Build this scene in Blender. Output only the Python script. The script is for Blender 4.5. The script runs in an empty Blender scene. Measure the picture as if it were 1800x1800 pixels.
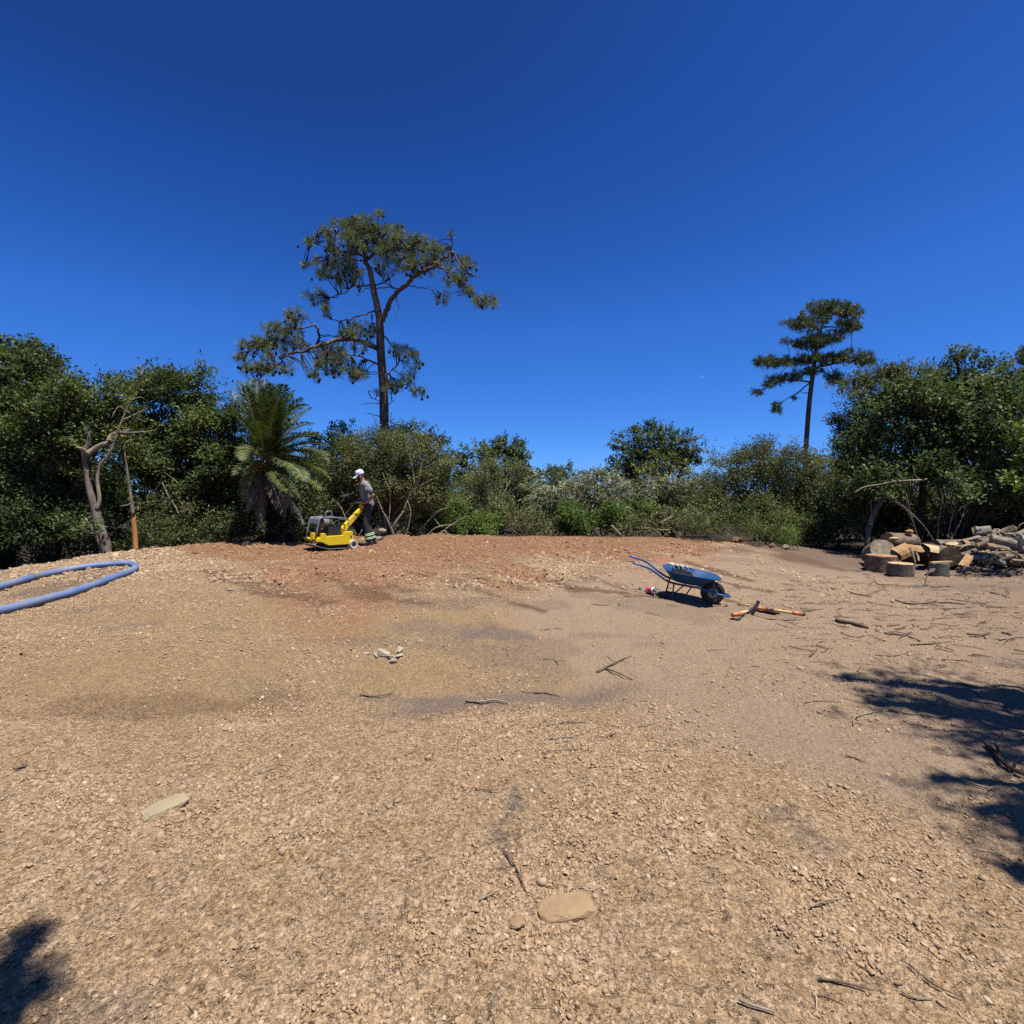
import bpy, bmesh, math, random
import numpy as np
from mathutils import Vector, Matrix, Euler

random.seed(7)
rng = np.random.default_rng(7)
R = math.radians
S = bpy.context.scene
COL = S.collection

# ------------------------------------------------------------------ camera, light, exposure
CAM_H = 1.6
F = 880.0            # focal length in photograph pixels (1800 px frame)
PITCH = R(-1.95)     # looking slightly down
cam_d = bpy.data.cameras.new('camera')
cam_d.sensor_width = 36.0
cam_d.lens = 36.0 * F / 1800.0
cam_d.clip_start = 0.05
cam_d.clip_end = 2000
cam = bpy.data.objects.new('camera', cam_d)
cam.location = (0, 0, CAM_H)
cam.rotation_euler = (R(90) + PITCH, 0, 0)
COL.objects.link(cam)
S.camera = cam

SUN = Vector((0.21, -0.15, 0.965)).normalized()
elev = math.asin(SUN.z)
azim = math.atan2(SUN.x, SUN.y)
W = bpy.data.worlds.new('World')
S.world = W
W.use_nodes = True
nt = W.node_tree
bgn = nt.nodes['Background']
sky = nt.nodes.new('ShaderNodeTexSky')
sky.sky_type = 'NISHITA'
sky.sun_disc = False
sky.sun_elevation = elev
sky.sun_rotation = azim
sky.altitude = 0
sky.air_density = 0.55
sky.dust_density = 0.3
sky.ozone_density = 10.0
# the camera's response to a deep blue sky: one tone curve per channel, the same over the whole sky
EXPO = 0.92
ALB = 0.80            # base colours below are written for exposure 0.6
def dim(c): return tuple(q * ALB for q in c[:3])
_sep = nt.nodes.new('ShaderNodeSeparateColor'); _com = nt.nodes.new('ShaderNodeCombineColor')
nt.links.new(sky.outputs[0], _sep.inputs[0])
_X = ((.0415, .0455, .0663, .1665), (.0863, .0929, .1369, .3159), (.2103, .226, .3197, .587))
_Y = ((.0122, .0146, .036, .109, .90), (.058, .077, .168, .366, 1.0), (.268, .355, .64, .98, 1.25))
for _i in range(3):
    _a = nt.nodes.new('ShaderNodeMath'); _a.operation = 'MULTIPLY'; _a.inputs[1].default_value = 0.1
    _b = nt.nodes.new('ShaderNodeFloatCurve'); _cv = _b.mapping.curves[0]
    _cv.points[0].location = (0, 0); _cv.points[1].location = (1, _Y[_i][4] / 1.3)
    for _x, _y in zip(_X[_i], _Y[_i]): _cv.points.new(_x, _y / 1.3)
    for _q in _cv.points: _q.handle_type = 'VECTOR'
    _b.mapping.update()
    _c = nt.nodes.new('ShaderNodeMath'); _c.operation = 'MULTIPLY'; _c.inputs[1].default_value = 13.0 / 2 ** EXPO
    nt.links.new(_sep.outputs[_i], _a.inputs[0]); nt.links.new(_a.outputs[0], _b.inputs['Value'])
    nt.links.new(_b.outputs[0], _c.inputs[0]); nt.links.new(_c.outputs[0], _com.inputs[_i])
nt.links.new(_com.outputs[0], bgn.inputs['Color'])
bgn.inputs['Strength'].default_value = 0.10

sl = bpy.data.lights.new('sun', 'SUN')
sl.energy = 5.0
sl.angle = R(0.53)
sl.color = (1.0, 0.955, 0.88)
so = bpy.data.objects.new('sun', sl)
so.rotation_euler = SUN.to_track_quat('Z', 'Y').to_euler()
so.location = (20, -10, 60)
COL.objects.link(so)

S.view_settings.view_transform = 'Standard'
S.view_settings.look = 'None'
S.view_settings.exposure = EXPO
S.view_settings.gamma = 1.0
S.view_settings.use_curve_mapping = False
S.cycles.max_bounces = 6
S.cycles.diffuse_bounces = 3
S.cycles.transmission_bounces = 4
S.cycles.use_denoising = False

# ------------------------------------------------------------------ numpy noise
def _hash(ix, iy, seed):
    h = (ix.astype(np.int64) * 374761393 + iy.astype(np.int64) * 668265263 + seed * 982451653) & 0xFFFFFFFF
    h = ((h ^ (h >> 13)) * 1274126177) & 0xFFFFFFFF
    h = (h ^ (h >> 16)) & 0xFFFFFFFF
    return h.astype(np.float64) / 4294967295.0

def vnoise(x, y, seed=0):
    xi = np.floor(x); yi = np.floor(y)
    fx = x - xi; fy = y - yi
    fx = fx * fx * fx * (fx * (fx * 6 - 15) + 10); fy = fy * fy * fy * (fy * (fy * 6 - 15) + 10)
    xi = xi.astype(np.int64); yi = yi.astype(np.int64)
    a = _hash(xi, yi, seed); b = _hash(xi + 1, yi, seed)
    c = _hash(xi, yi + 1, seed); d = _hash(xi + 1, yi + 1, seed)
    return (a + (b - a) * fx) * (1 - fy) + (c + (d - c) * fx) * fy

def fbm(x, y, seed=0, octv=4, gain=0.5):
    s = np.zeros_like(x); a = 1.0; t = 0.0; f = 1.0
    for o in range(octv):
        s += a * vnoise(x * f + 17.3 * o, y * f - 9.1 * o, seed + o * 31); t += a
        a *= gain; f *= 2.03
    return s / t

def sstep(a, b, x):
    t = np.clip((x - a) / (b - a), 0, 1)
    return t * t * (3 - 2 * t)

# ------------------------------------------------------------------ terrain
T_ = np.array([-1.6, -1.02, -0.75, -0.40, 0.0, 0.30, 0.5, 0.62, 0.75, 1.6])
D_ = np.array([6.5, 7.8, 10.6, 12.9, 14.0, 13.9, 13.5, 13.2, 13.0, 13.0])
Z_ = np.array([0.34, 0.36, 0.42, 0.46, 0.40, 0.38, 0.28, 0.12, 0.02, 0.0])
Y0 = np.array([2.4, 2.7, 3.2, 3.7, 4.2, 5.4, 7.6, 8.6, 9.5, 9.5])

def base_h(x, y):
    x = np.asarray(x, float); y = np.asarray(y, float)
    t = np.where(y > 0.4, x / np.maximum(y, 0.4), np.sign(x) * 1.6)
    t = np.clip(t, -1.6, 1.6)
    D = np.interp(t, T_, D_); Zc = np.interp(t, T_, Z_); ys = np.interp(t, T_, Y0)
    s = np.clip((y - ys) / (D - ys), 0, 1)
    prof = s * (1.55 - 0.55 * s)
    prof = prof * sstep(0.0, 0.22, s)
    h = Zc * prof
    drop = np.interp(t, T_, [1.1, 1.0, .9, .6, .45, .4, .3, .15, 0, 0])
    h = h - drop * sstep(0.0, 4.5, y - D - 0.15)
    return h

def bump_at(x, y, cx, cy, r, a):
    return a * np.exp(-(((x - cx) ** 2 + (y - cy) ** 2) / (r * r)))

SOIL = [(-3.05, 13.2, .42, .13), (-1.95, 13.5, .5, .12), (-.7, 13.9, .5, .06), (5.5, 12.8, .35, .06), (-6.4, 11.9, .5, .06), (-5.0, 12.4, .6, .05)]

def ground_h(x, y):
    x = np.asarray(x, float); y = np.asarray(y, float)
    h = base_h(x, y)
    near = np.clip(1 - np.hypot(x, y - 6) / 40, 0, 1)
    h = h + near * 0.10 * (fbm(x * .45, y * .45, 3, 3) - .5)
    h = h + near * 0.075 * (fbm(x * 1.7, y * 1.7, 11, 3) - .5)
    h = h + near * 0.036 * (fbm(x * 6, y * 6, 23, 3) - .5)
    # trodden sand on the right, raked ripples
    sand = sstep(.6, 2.6, x) * sstep(3.0, 4.5, y)
    h = h + near * sand * 0.05 * (fbm(x * 3.3 + 2, y * 5.5, 41, 3) - .5)
    # hollow between the near gravel and the slope
    yv = 3.95 + .13 * x + .25 * (vnoise(x * .7, x * 0 + 3.3, 63) - .5)
    h = h - 0.11 * np.where(y < yv, np.exp(-((y - yv) / .22) ** 2), np.exp(-((y - yv) / .75) ** 2)) * sstep(-6.0, -4.0, x) * (1 - sstep(.4, 1.8, x))
    # terraces left by the blade on the slope
    tr = y + .25 * x + .5 * (fbm(x * .6, y * .6, 67, 2) - .5)
    h = h + .03 * (np.abs(((tr * .75) % 1) - .5) * 2 - .5) * sstep(4.5, 5.5, y) * (1 - sstep(8.5, 10.5, y)) * (1 - sstep(.5, 2.5, x))
    # blade and rake marks running along the slope, scuffed ripples on the sand
    mk = (sstep(3.9, 4.6, y - .13 * x) * (1 - sstep(8.0, 10.0, y)) * (1 - sstep(1.0, 3.0, x)) + .8 * sand)
    h = h + near * mk * .034 * (fbm(x * .9 + 5, (y - .28 * x) * 5.2, 71, 3) - .5) * sstep(.35, .6, fbm(x * .7, y * .9, 73, 2))
    for b in SOIL:
        h = h + bump_at(x, y, *b) * (.7 + .6 * vnoise(x * 7, y * 7, 77))
    far = sstep(25, 120, np.hypot(x, y))
    return h + far * 1.5 * (fbm(x * .02, y * .02, 5, 2) - .5)

def gz(x, y):
    return float(ground_h(np.array([x]), np.array([y]))[0])

def ray(u, v):
    dx = (u - 900) / F; dz = -(v - 900) / F
    c, s = math.cos(PITCH), math.sin(PITCH)
    return Vector((dx, c - dz * s, s + dz * c))

def P(u, v):
    """ground point seen at photograph pixel (u, v)"""
    d = ray(u, v); d = d / d.y
    ys = np.linspace(0.8, 30, 1500)
    zz = CAM_H + d.z * ys
    hh = ground_h(d.x * ys, ys)
    hit = (zz <= hh) & (ys < 15.0)
    k = np.argmax(hit) if hit.any() else int(np.argmin(np.where(ys < 14.0, zz - hh, 99)))
    y = ys[k]
    return Vector((d.x * y, y, gz(d.x * y, y)))

def at(u, v, D):
    d = ray(u, v); d = d / d.y
    return Vector((d.x * D, D, CAM_H + d.z * D))

# ------------------------------------------------------------------ materials
MATS = {}
def pm(name, c1, c2=None, scale=8, rough=.85, bump=0, spec=.25, detail=4, bscale=None, metal=0, stretch=None):
    if name in MATS:
        return MATS[name]
    m = bpy.data.materials.new(name); MATS[name] = m
    m.use_nodes = True
    n = m.node_tree.nodes; l = m.node_tree.links
    b = n['Principled BSDF']
    b.inputs['Roughness'].default_value = rough
    b.inputs['Specular IOR Level'].default_value = spec
    b.inputs['Metallic'].default_value = metal
    c2 = c2 or tuple(x * .72 for x in c1)
    c1, c2 = dim(c1), dim(c2)
    tc = n.new('ShaderNodeTexCoord'); src = tc.outputs['Object']
    if stretch:
        mp = n.new('ShaderNodeMapping'); mp.inputs['Scale'].default_value = stretch
        l.new(src, mp.inputs[0]); src = mp.outputs[0]
    nz = n.new('ShaderNodeTexNoise'); nz.inputs['Scale'].default_value = scale; nz.inputs['Detail'].default_value = detail
    l.new(src, nz.inputs['Vector'])
    cr = n.new('ShaderNodeValToRGB')
    cr.color_ramp.elements[0].position = .35; cr.color_ramp.elements[1].position = .65
    cr.color_ramp.elements[0].color = (*c2, 1); cr.color_ramp.elements[1].color = (*c1, 1)
    l.new(nz.outputs[0], cr.inputs[0]); l.new(cr.outputs[0], b.inputs['Base Color'])
    if bump:
        n2 = n.new('ShaderNodeTexNoise'); n2.inputs['Scale'].default_value = bscale or scale * 3; n2.inputs['Detail'].default_value = 4
        l.new(src, n2.inputs['Vector'])
        bp = n.new('ShaderNodeBump'); bp.inputs['Strength'].default_value = 1.0; bp.inputs['Distance'].default_value = bump
        l.new(n2.outputs[0], bp.inputs['Height']); l.new(bp.outputs[0], b.inputs['Normal'])
    return m

def leaf_mat(name, c_dark, c_mid, c_light, rough=.45, trans=.22, spec=.35, gain=(1.30, 1.20, 1.20)):
    """colour runs with the per-leaf 'tint' attribute (age and kind of leaf)"""
    c_dark, c_mid, c_light = [dim(tuple(a_ * g_ for a_, g_ in zip(q, gain))) for q in (c_dark, c_mid, c_light)]
    m = bpy.data.materials.new(name); m.use_nodes = True
    n = m.node_tree.nodes; l = m.node_tree.links
    b = n['Principled BSDF']; out = n['Material Output']
    at_ = n.new('ShaderNodeAttribute'); at_.attribute_name = 'tint'
    cr = n.new('ShaderNodeValToRGB')
    e = cr.color_ramp.elements
    e[0].position = 0; e[0].color = (*c_dark, 1); e[1].position = 1; e[1].color = (*c_light, 1)
    k = e.new(.5); k.color = (*c_mid, 1)
    l.new(at_.outputs['Fac'], cr.inputs[0]); l.new(cr.outputs[0], b.inputs['Base Color'])
    b.inputs['Roughness'].default_value = rough; b.inputs['Specular IOR Level'].default_value = spec
    tr = n.new('ShaderNodeBsdfTranslucent')
    mu = n.new('ShaderNodeMix'); mu.data_type = 'RGBA'; mu.blend_type = 'MULTIPLY'; mu.inputs[0].default_value = 1
    l.new(cr.outputs[0], mu.inputs[6]); mu.inputs[7].default_value = (1.3, 1.5, .5, 1)
    l.new(mu.outputs[2], tr.inputs[0])
    mx = n.new('ShaderNodeMixShader'); mx.inputs[0].default_value = trans
    l.new(b.outputs[0], mx.inputs[1]); l.new(tr.outputs[0], mx.inputs[2]); l.new(mx.outputs[0], out.inputs[0])
    return m

# ------------------------------------------------------------------ object helpers
def tag(o, label=None, cat=None, group=None, kind=None):
    if label: o['label'] = label
    if cat: o['category'] = cat
    if group: o['group'] = group
    if kind: o['kind'] = kind
    return o

def thing(name, label, cat, loc=(0, 0, 0), group=None, rot=(0, 0, 0)):
    o = bpy.data.objects.new(name, None); COL.objects.link(o)
    o.empty_display_size = .1
    o.location = loc; o.rotation_euler = rot
    return tag(o, label, cat, group)

def link(name, me, mats, parent=None, smooth=False):
    o = bpy.data.objects.new(name, me); COL.objects.link(o)
    for m in (mats if isinstance(mats, (list, tuple)) else [mats]):
        me.materials.append(m)
    if smooth:
        me.polygons.foreach_set('use_smooth', np.ones(len(me.polygons), bool))
    if parent: o.parent = parent
    return o

def fast_mesh(name, co, faces, tint=None):
    me = bpy.data.meshes.new(name)
    co = np.ascontiguousarray(co, np.float32); faces = np.ascontiguousarray(faces, np.int32)
    k = faces.shape[1]
    me.vertices.add(len(co)); me.vertices.foreach_set('co', co.ravel())
    me.loops.add(faces.size); me.loops.foreach_set('vertex_index', faces.ravel())
    me.polygons.add(len(faces))
    me.polygons.foreach_set('loop_start', np.arange(0, faces.size, k, dtype=np.int32))
    me.polygons.foreach_set('loop_total', np.full(len(faces), k, np.int32))
    if tint is not None:
        a = me.attributes.new('tint', 'FLOAT', 'POINT')
        a.data.foreach_set('value', np.ascontiguousarray(tint, np.float32))
    me.update(calc_edges=True)
    return me

class MB:
    def __init__(s): s.v = []; s.f = []; s.m = []
    def add(s, vs, fs, mi=0):
        b = len(s.v); s.v += [tuple(v) for v in vs]
        s.f += [tuple(i + b for i in f) for f in fs]; s.m += [mi] * len(fs)
        return s
    def box(s, c, d, rot=None, mi=0, jit=0):
        vs = []
        for z in (-1, 1):
            for y in (-1, 1):
                for x in (-1, 1):
                    p = Vector((x * d[0] / 2, y * d[1] / 2, z * d[2] / 2))
                    if jit: p += Vector((random.uniform(-jit, jit), random.uniform(-jit, jit), random.uniform(-jit, jit)))
                    if rot: p = Euler(rot).to_matrix() @ p
                    vs.append(p + Vector(c))
        return s.add(vs, [(0, 2, 3, 1), (4, 5, 7, 6), (0, 1, 5, 4), (2, 6, 7, 3), (0, 4, 6, 2), (1, 3, 7, 5)], mi)
    def tube(s, pts, rad, n=8, mi=0, cap=True, jit=0, sq=1.0):
        pts = [Vector(p) for p in pts]
        if not isinstance(rad, (list, tuple)): rad = [rad] * len(pts)
        vs = []; ref = Vector((0.13, .31, .94))
        for i, p in enumerate(pts):
            a = pts[max(i - 1, 0)]; b = pts[min(i + 1, len(pts) - 1)]
            t = (b - a).normalized()
            if abs(t.dot(ref)) > .97: ref = Vector((1, .2, 0)).normalized()
            x = ref.cross(t).normalized(); y = t.cross(x)
            for k in range(n):
                an = 2 * math.pi * k / n
                r = rad[i] * (1 + (random.uniform(-jit, jit) if jit else 0))
                vs.append(p + x * math.cos(an) * r + y * math.sin(an) * r * sq)
        fs = []
        for i in range(len(pts) - 1):
            for k in range(n):
                k2 = (k + 1) % n
                fs.append((i * n + k, i * n + k2, (i + 1) * n + k2, (i + 1) * n + k))
        if cap:
            fs.append(tuple(range(n - 1, -1, -1))); e = (len(pts) - 1) * n
            fs.append(tuple(e + k for k in range(n)))
        return s.add(vs, fs, mi)
    def prism(s, prof, y0, y1, mi=0):
        n = len(prof)
        vs = [(x, y0, z) for x, z in prof] + [(x, y1, z) for x, z in prof]
        fs = [tuple(range(n)), tuple(range(2 * n - 1, n - 1, -1))]
        fs += [(i, i + n, (i + 1) % n + n, (i + 1) % n) for i in range(n)]
        return s.add(vs, fs, mi)
    def lathe(s, prof, n=24, axis='z', c=(0, 0, 0), mi=0, close=False):
        vs = []; c = Vector(c)
        for r, h in prof:
            for k in range(n):
                a = 2 * math.pi * k / n
                if axis == 'z': p = Vector((r * math.cos(a), r * math.sin(a), h))
                elif axis == 'y': p = Vector((r * math.cos(a), h, r * math.sin(a)))
                else: p = Vector((h, r * math.cos(a), r * math.sin(a)))
                vs.append(p + c)
        fs = []
        m = len(prof)
        for i in range(m if close else m - 1):
            j = (i + 1) % m
            for k in range(n):
                k2 = (k + 1) % n
                fs.append((i * n + k, i * n + k2, j * n + k2, j * n + k))
        return s.add(vs, fs, mi)
    def build(s, name, mats, parent=None, smooth=False, bevel=0, auto=None):
        me = bpy.data.meshes.new(name); me.from_pydata(s.v, [], s.f)
        o = link(name, me, mats, parent, smooth)
        me.polygons.foreach_set('material_index', s.m)
        bm = bmesh.new(); bm.from_mesh(me); bmesh.ops.recalc_face_normals(bm, faces=bm.faces); bm.to_mesh(me); bm.free()
        if auto: me.set_sharp_from_angle(angle=R(auto))
        if bevel:
            md = o.modifiers.new('bevel', 'BEVEL'); md.width = bevel; md.segments = 2; md.limit_method = 'ANGLE'
        me.update()
        return o

def spline(pts, n=6):
    """Catmull-Rom through points (Vectors)"""
    pts = [Vector(p) for p in pts]
    if len(pts) < 3: 
        return [pts[0].lerp(pts[1], i / n) for i in range(n + 1)]
    out = []
    q = [pts[0] * 2 - pts[1]] + pts + [pts[-1] * 2 - pts[-2]]
    for i in range(1, len(q) - 2):
        p0, p1, p2, p3 = q[i - 1:i + 3]
        for k in range(n):
            t = k / n
            out.append(0.5 * ((2 * p1) + (p2 - p0) * t + (2 * p0 - 5 * p1 + 4 * p2 - p3) * t * t + (3 * p1 - p0 - 3 * p2 + p3) * t ** 3))
    out.append(pts[-1])
    return out

def lerp_list(vals, n):
    k = len(vals) - 1
    return [float(np.interp(i / (n - 1) * k, range(k + 1), vals)) for i in range(n)]

# ------------------------------------------------------------------ ground sheet
def axis_coords(lo, hi, fine_lo, fine_hi, step, grow=1.09):
    a = list(np.arange(fine_lo, fine_hi + 1e-6, step))
    s = step; x = a[-1]
    while x < hi:
        s *= grow; x += s; a.append(x)
    s = step; x = a[0]
    while x > lo:
        s *= grow; x -= s; a.insert(0, x)
    return np.array(a)

gx = axis_coords(-400, 400, -7.0, 7.0, .040)
gy1 = np.concatenate([np.arange(.9, 5.5, .030), np.arange(5.5, 14.6, .050)])
gy = np.concatenate([axis_coords(-120, 0, .0, .0, .05, 1.2)[:-1], np.arange(0, .9, .06), gy1, axis_coords(14.6, 700, 14.6, 14.6, .06, 1.1)[1:]])
gy = np.unique(np.round(gy, 4))
X, Y = np.meshgrid(gx, gy)
H = ground_h(X, Y)
# fine clods
fine = sstep(.5, 1.2, Y) * (1 - sstep(9, 15, Y))
H = H + fine * .020 * (fbm(X * 20, Y * 20, 55, 2) - .5)
nx, ny = len(gx), len(gy)
idx = np.arange(nx * ny).reshape(ny, nx)
faces = np.stack([idx[:-1, :-1].ravel(), idx[:-1, 1:].ravel(), idx[1:, 1:].ravel(), idx[1:, :-1].ravel()], 1)
gco = np.stack([X.ravel(), Y.ravel(), H.ravel()], 1)
gme = fast_mesh('ground', gco, faces)

STREAKS = [((1208, 988), (1256, 1002), .10), ((1256, 1002), (1322, 1020), .10), ((1252, 1018), (1300, 1034), .09), ((1298, 1028), (1352, 1040), .09), ((913, 1063), (950, 1074), .10), ((880, 1048), (915, 1064), .07),
           ((960, 1013), (1017, 1037), .12), ((1017, 1037), (1093, 1043), .10), ((800, 1030), (880, 1050), .14), ((653, 1020), (727, 1040), .16), ((1300, 968), (1400, 985), .3), ((1330, 960), (1470, 1000), .25), ((1100, 1046), (1160, 1050), .14), ((455, 1040), (505, 1050), .14), ((1275, 1056), (1320, 1063), .05), ((380, 1020), (420, 1024), .08)]
STREAKS += [((360, 1003), (470, 1028), .20), ((450, 1035), (560, 1058), .18), ((560, 1008), (650, 1042), .16), ((640, 1045), (750, 1062), .16), ((700, 1003), (800, 1022), .16), ((820, 1012), (930, 1034), .14), ((1010, 1008), (1090, 1030), .13)]
STREAKS += [((110, 1248), (330, 1238), .151), ((380, 1240), (520, 1238), .151)]  # shade line along the hollow, painted in as darker soil
GREYS = [((60, 1040), (190, 1003), .28, .75), ((902, 1388), (915, 1420), .05, .8), ((898, 1440), (880, 1455), .04, .7), ((890, 1475), (900, 1500), .06, .9), ((895, 1510), (900, 1525), .04, .6), ((640, 1228), (800, 1230), .06, .5), ((205, 1105), (260, 1098), .12, .5), ((130, 1075), (190, 1068), .10, .5), ((730, 1100), (900, 1115), .24, .6), ((150, 1790), (260, 1755), .08, .6), ((1380, 1440), (1430, 1475), .09, .6)]
GREYS = [(P(*a_), P(*b_), r_, k_) for a_, b_, r_, k_ in GREYS]
STREAKS = [(P(*a_), P(*b_), r_) for a_, b_, r_ in STREAKS]
def seg_dist(x, y, a, b):
    dx, dy = b.x - a.x, b.y - a.y
    t = np.clip(((x - a.x) * dx + (y - a.y) * dy) / (dx * dx + dy * dy + 1e-9), 0, 1)
    return np.hypot(x - a.x - t * dx, y - a.y - t * dy)

def zones(x, y):
    """soil kinds over the ground: red laterite, grey sand, damp streaks, stony share"""
    t = x / np.maximum(y, .5)
    w = .9 * (fbm(x * .9, y * .9, 91, 4) - .5)
    w2 = (fbm(x * 2.8, y * 1.3, 95, 4) - .5)
    # the rolled red platform on top of the mound
    yr = np.interp(t, [-1.2, -.9, -.75, -.62, -.5, -.42, -.3, -.2, -.05, .1, .25, .40, .60], [30, 12.3, 10.9, 9.6, 8.0, 6.9, 7.1, 7.9, 9.2, 10.0, 10.4, 12.0, 17])
    red = sstep(-.6, 1.5, y - yr + 2.8 * w + 1.8 * w2)
    # brown soil run down the slope in tongues
    tongues = sstep(.49, .59, fbm((x + .55 * y) * 1.15, (y * .33 - x * .15), 101, 3)) * sstep(-2.6, -.4, y - yr + 1.5 * w) * sstep(-.62, -.5, t) * (1 - sstep(.38, .46, t))
    red = np.maximum(red, .85 * tongues)
    grey = sstep(-.35, .5, (x - np.interp(y, [0, 1.5, 2.5, 3.3, 4, 4.6, 6, 8, 10, 13], [5, 2.6, 1.9, 1.05, .7, .55, -.2, .9, 2.4, 6.2])) + 1.3 * w)
    band = np.exp(-((y - 4.02 - .16 * (x + .4) + .25 * w) / .16) ** 2) * sstep(-1.25, -.7, x) * (1 - sstep(.7, 1.3, x))
    patch = sstep(.60, .70, fbm(x * .8 + 3, y * 1.5 + 5, 131, 3)) * .8
    streak = np.zeros_like(x); nq = fbm(x * 5.5, y * 5.5, 171, 4)
    for a_, b_, r_, k_ in GREYS:
        dd = seg_dist(x + .06 * w2, y + .06 * w, a_, b_) / r_
        streak = np.maximum(streak, k_ * sstep(1.4, .6, dd + 2.0 * (nq - .5)))
    grey2 = np.clip(band + .6 * patch * sstep(3.5, 5, y) + streak, 0, 1)
    nz = fbm(x * 3.1, y * 3.1, 161, 4); damp = np.zeros_like(x)
    for a_, b_, r_ in STREAKS:
        dd = seg_dist(x + .12 * w, y + .12 * w2, a_, b_) / r_
        damp = np.maximum(damp, sstep(1.35, .55, dd + 2.2 * (nz - .5)) * (.85 if r_ < .13 else .38 if r_ == .151 else .6))  # mask holds damp soil and, more weakly, the hollow's painted shade
    # dark humus at the edge under the trees on the right
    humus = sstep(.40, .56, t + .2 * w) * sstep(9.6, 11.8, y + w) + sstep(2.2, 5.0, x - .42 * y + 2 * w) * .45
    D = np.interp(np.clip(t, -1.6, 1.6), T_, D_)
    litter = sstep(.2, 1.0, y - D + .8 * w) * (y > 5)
    smooth = sstep(3.9, 4.4, y - .13 * x) * (1 - sstep(6.0, 7.4, y + .5 * w)) * sstep(-5.5, -3.5, x) * (1 - sstep(.3, 1.6, x))
    stony = np.clip(1.05 - .72 * smooth - grey - .8 * band - .3 * streak + .1, 0, 1)
    return red, np.clip(grey, 0, 1), grey2, np.clip(damp, 0, 1), np.clip(humus, 0, 1), stony * (1 - litter), litter, smooth

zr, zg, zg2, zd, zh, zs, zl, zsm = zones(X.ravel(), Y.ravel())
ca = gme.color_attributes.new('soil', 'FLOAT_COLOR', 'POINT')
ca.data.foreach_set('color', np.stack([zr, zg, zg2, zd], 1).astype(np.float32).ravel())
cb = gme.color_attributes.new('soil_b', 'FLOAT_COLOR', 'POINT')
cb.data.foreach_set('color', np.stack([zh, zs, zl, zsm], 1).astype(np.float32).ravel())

C_TAN = (.335, .228, .136); C_TAN2 = (.39, .280, .182); C_RED = (.250, .122, .065); C_GREY = (.292, .210, .143)
C_GREY2 = (.180, .136, .104); C_DAMP_SHADE = (.120, .068, .040); C_HUM = (.160, .112, .086)
C_YEL = (.322, .220, .120); C_LITTER = (.045, .034, .024); C_OLV = (.270, .186, .100)

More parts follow.
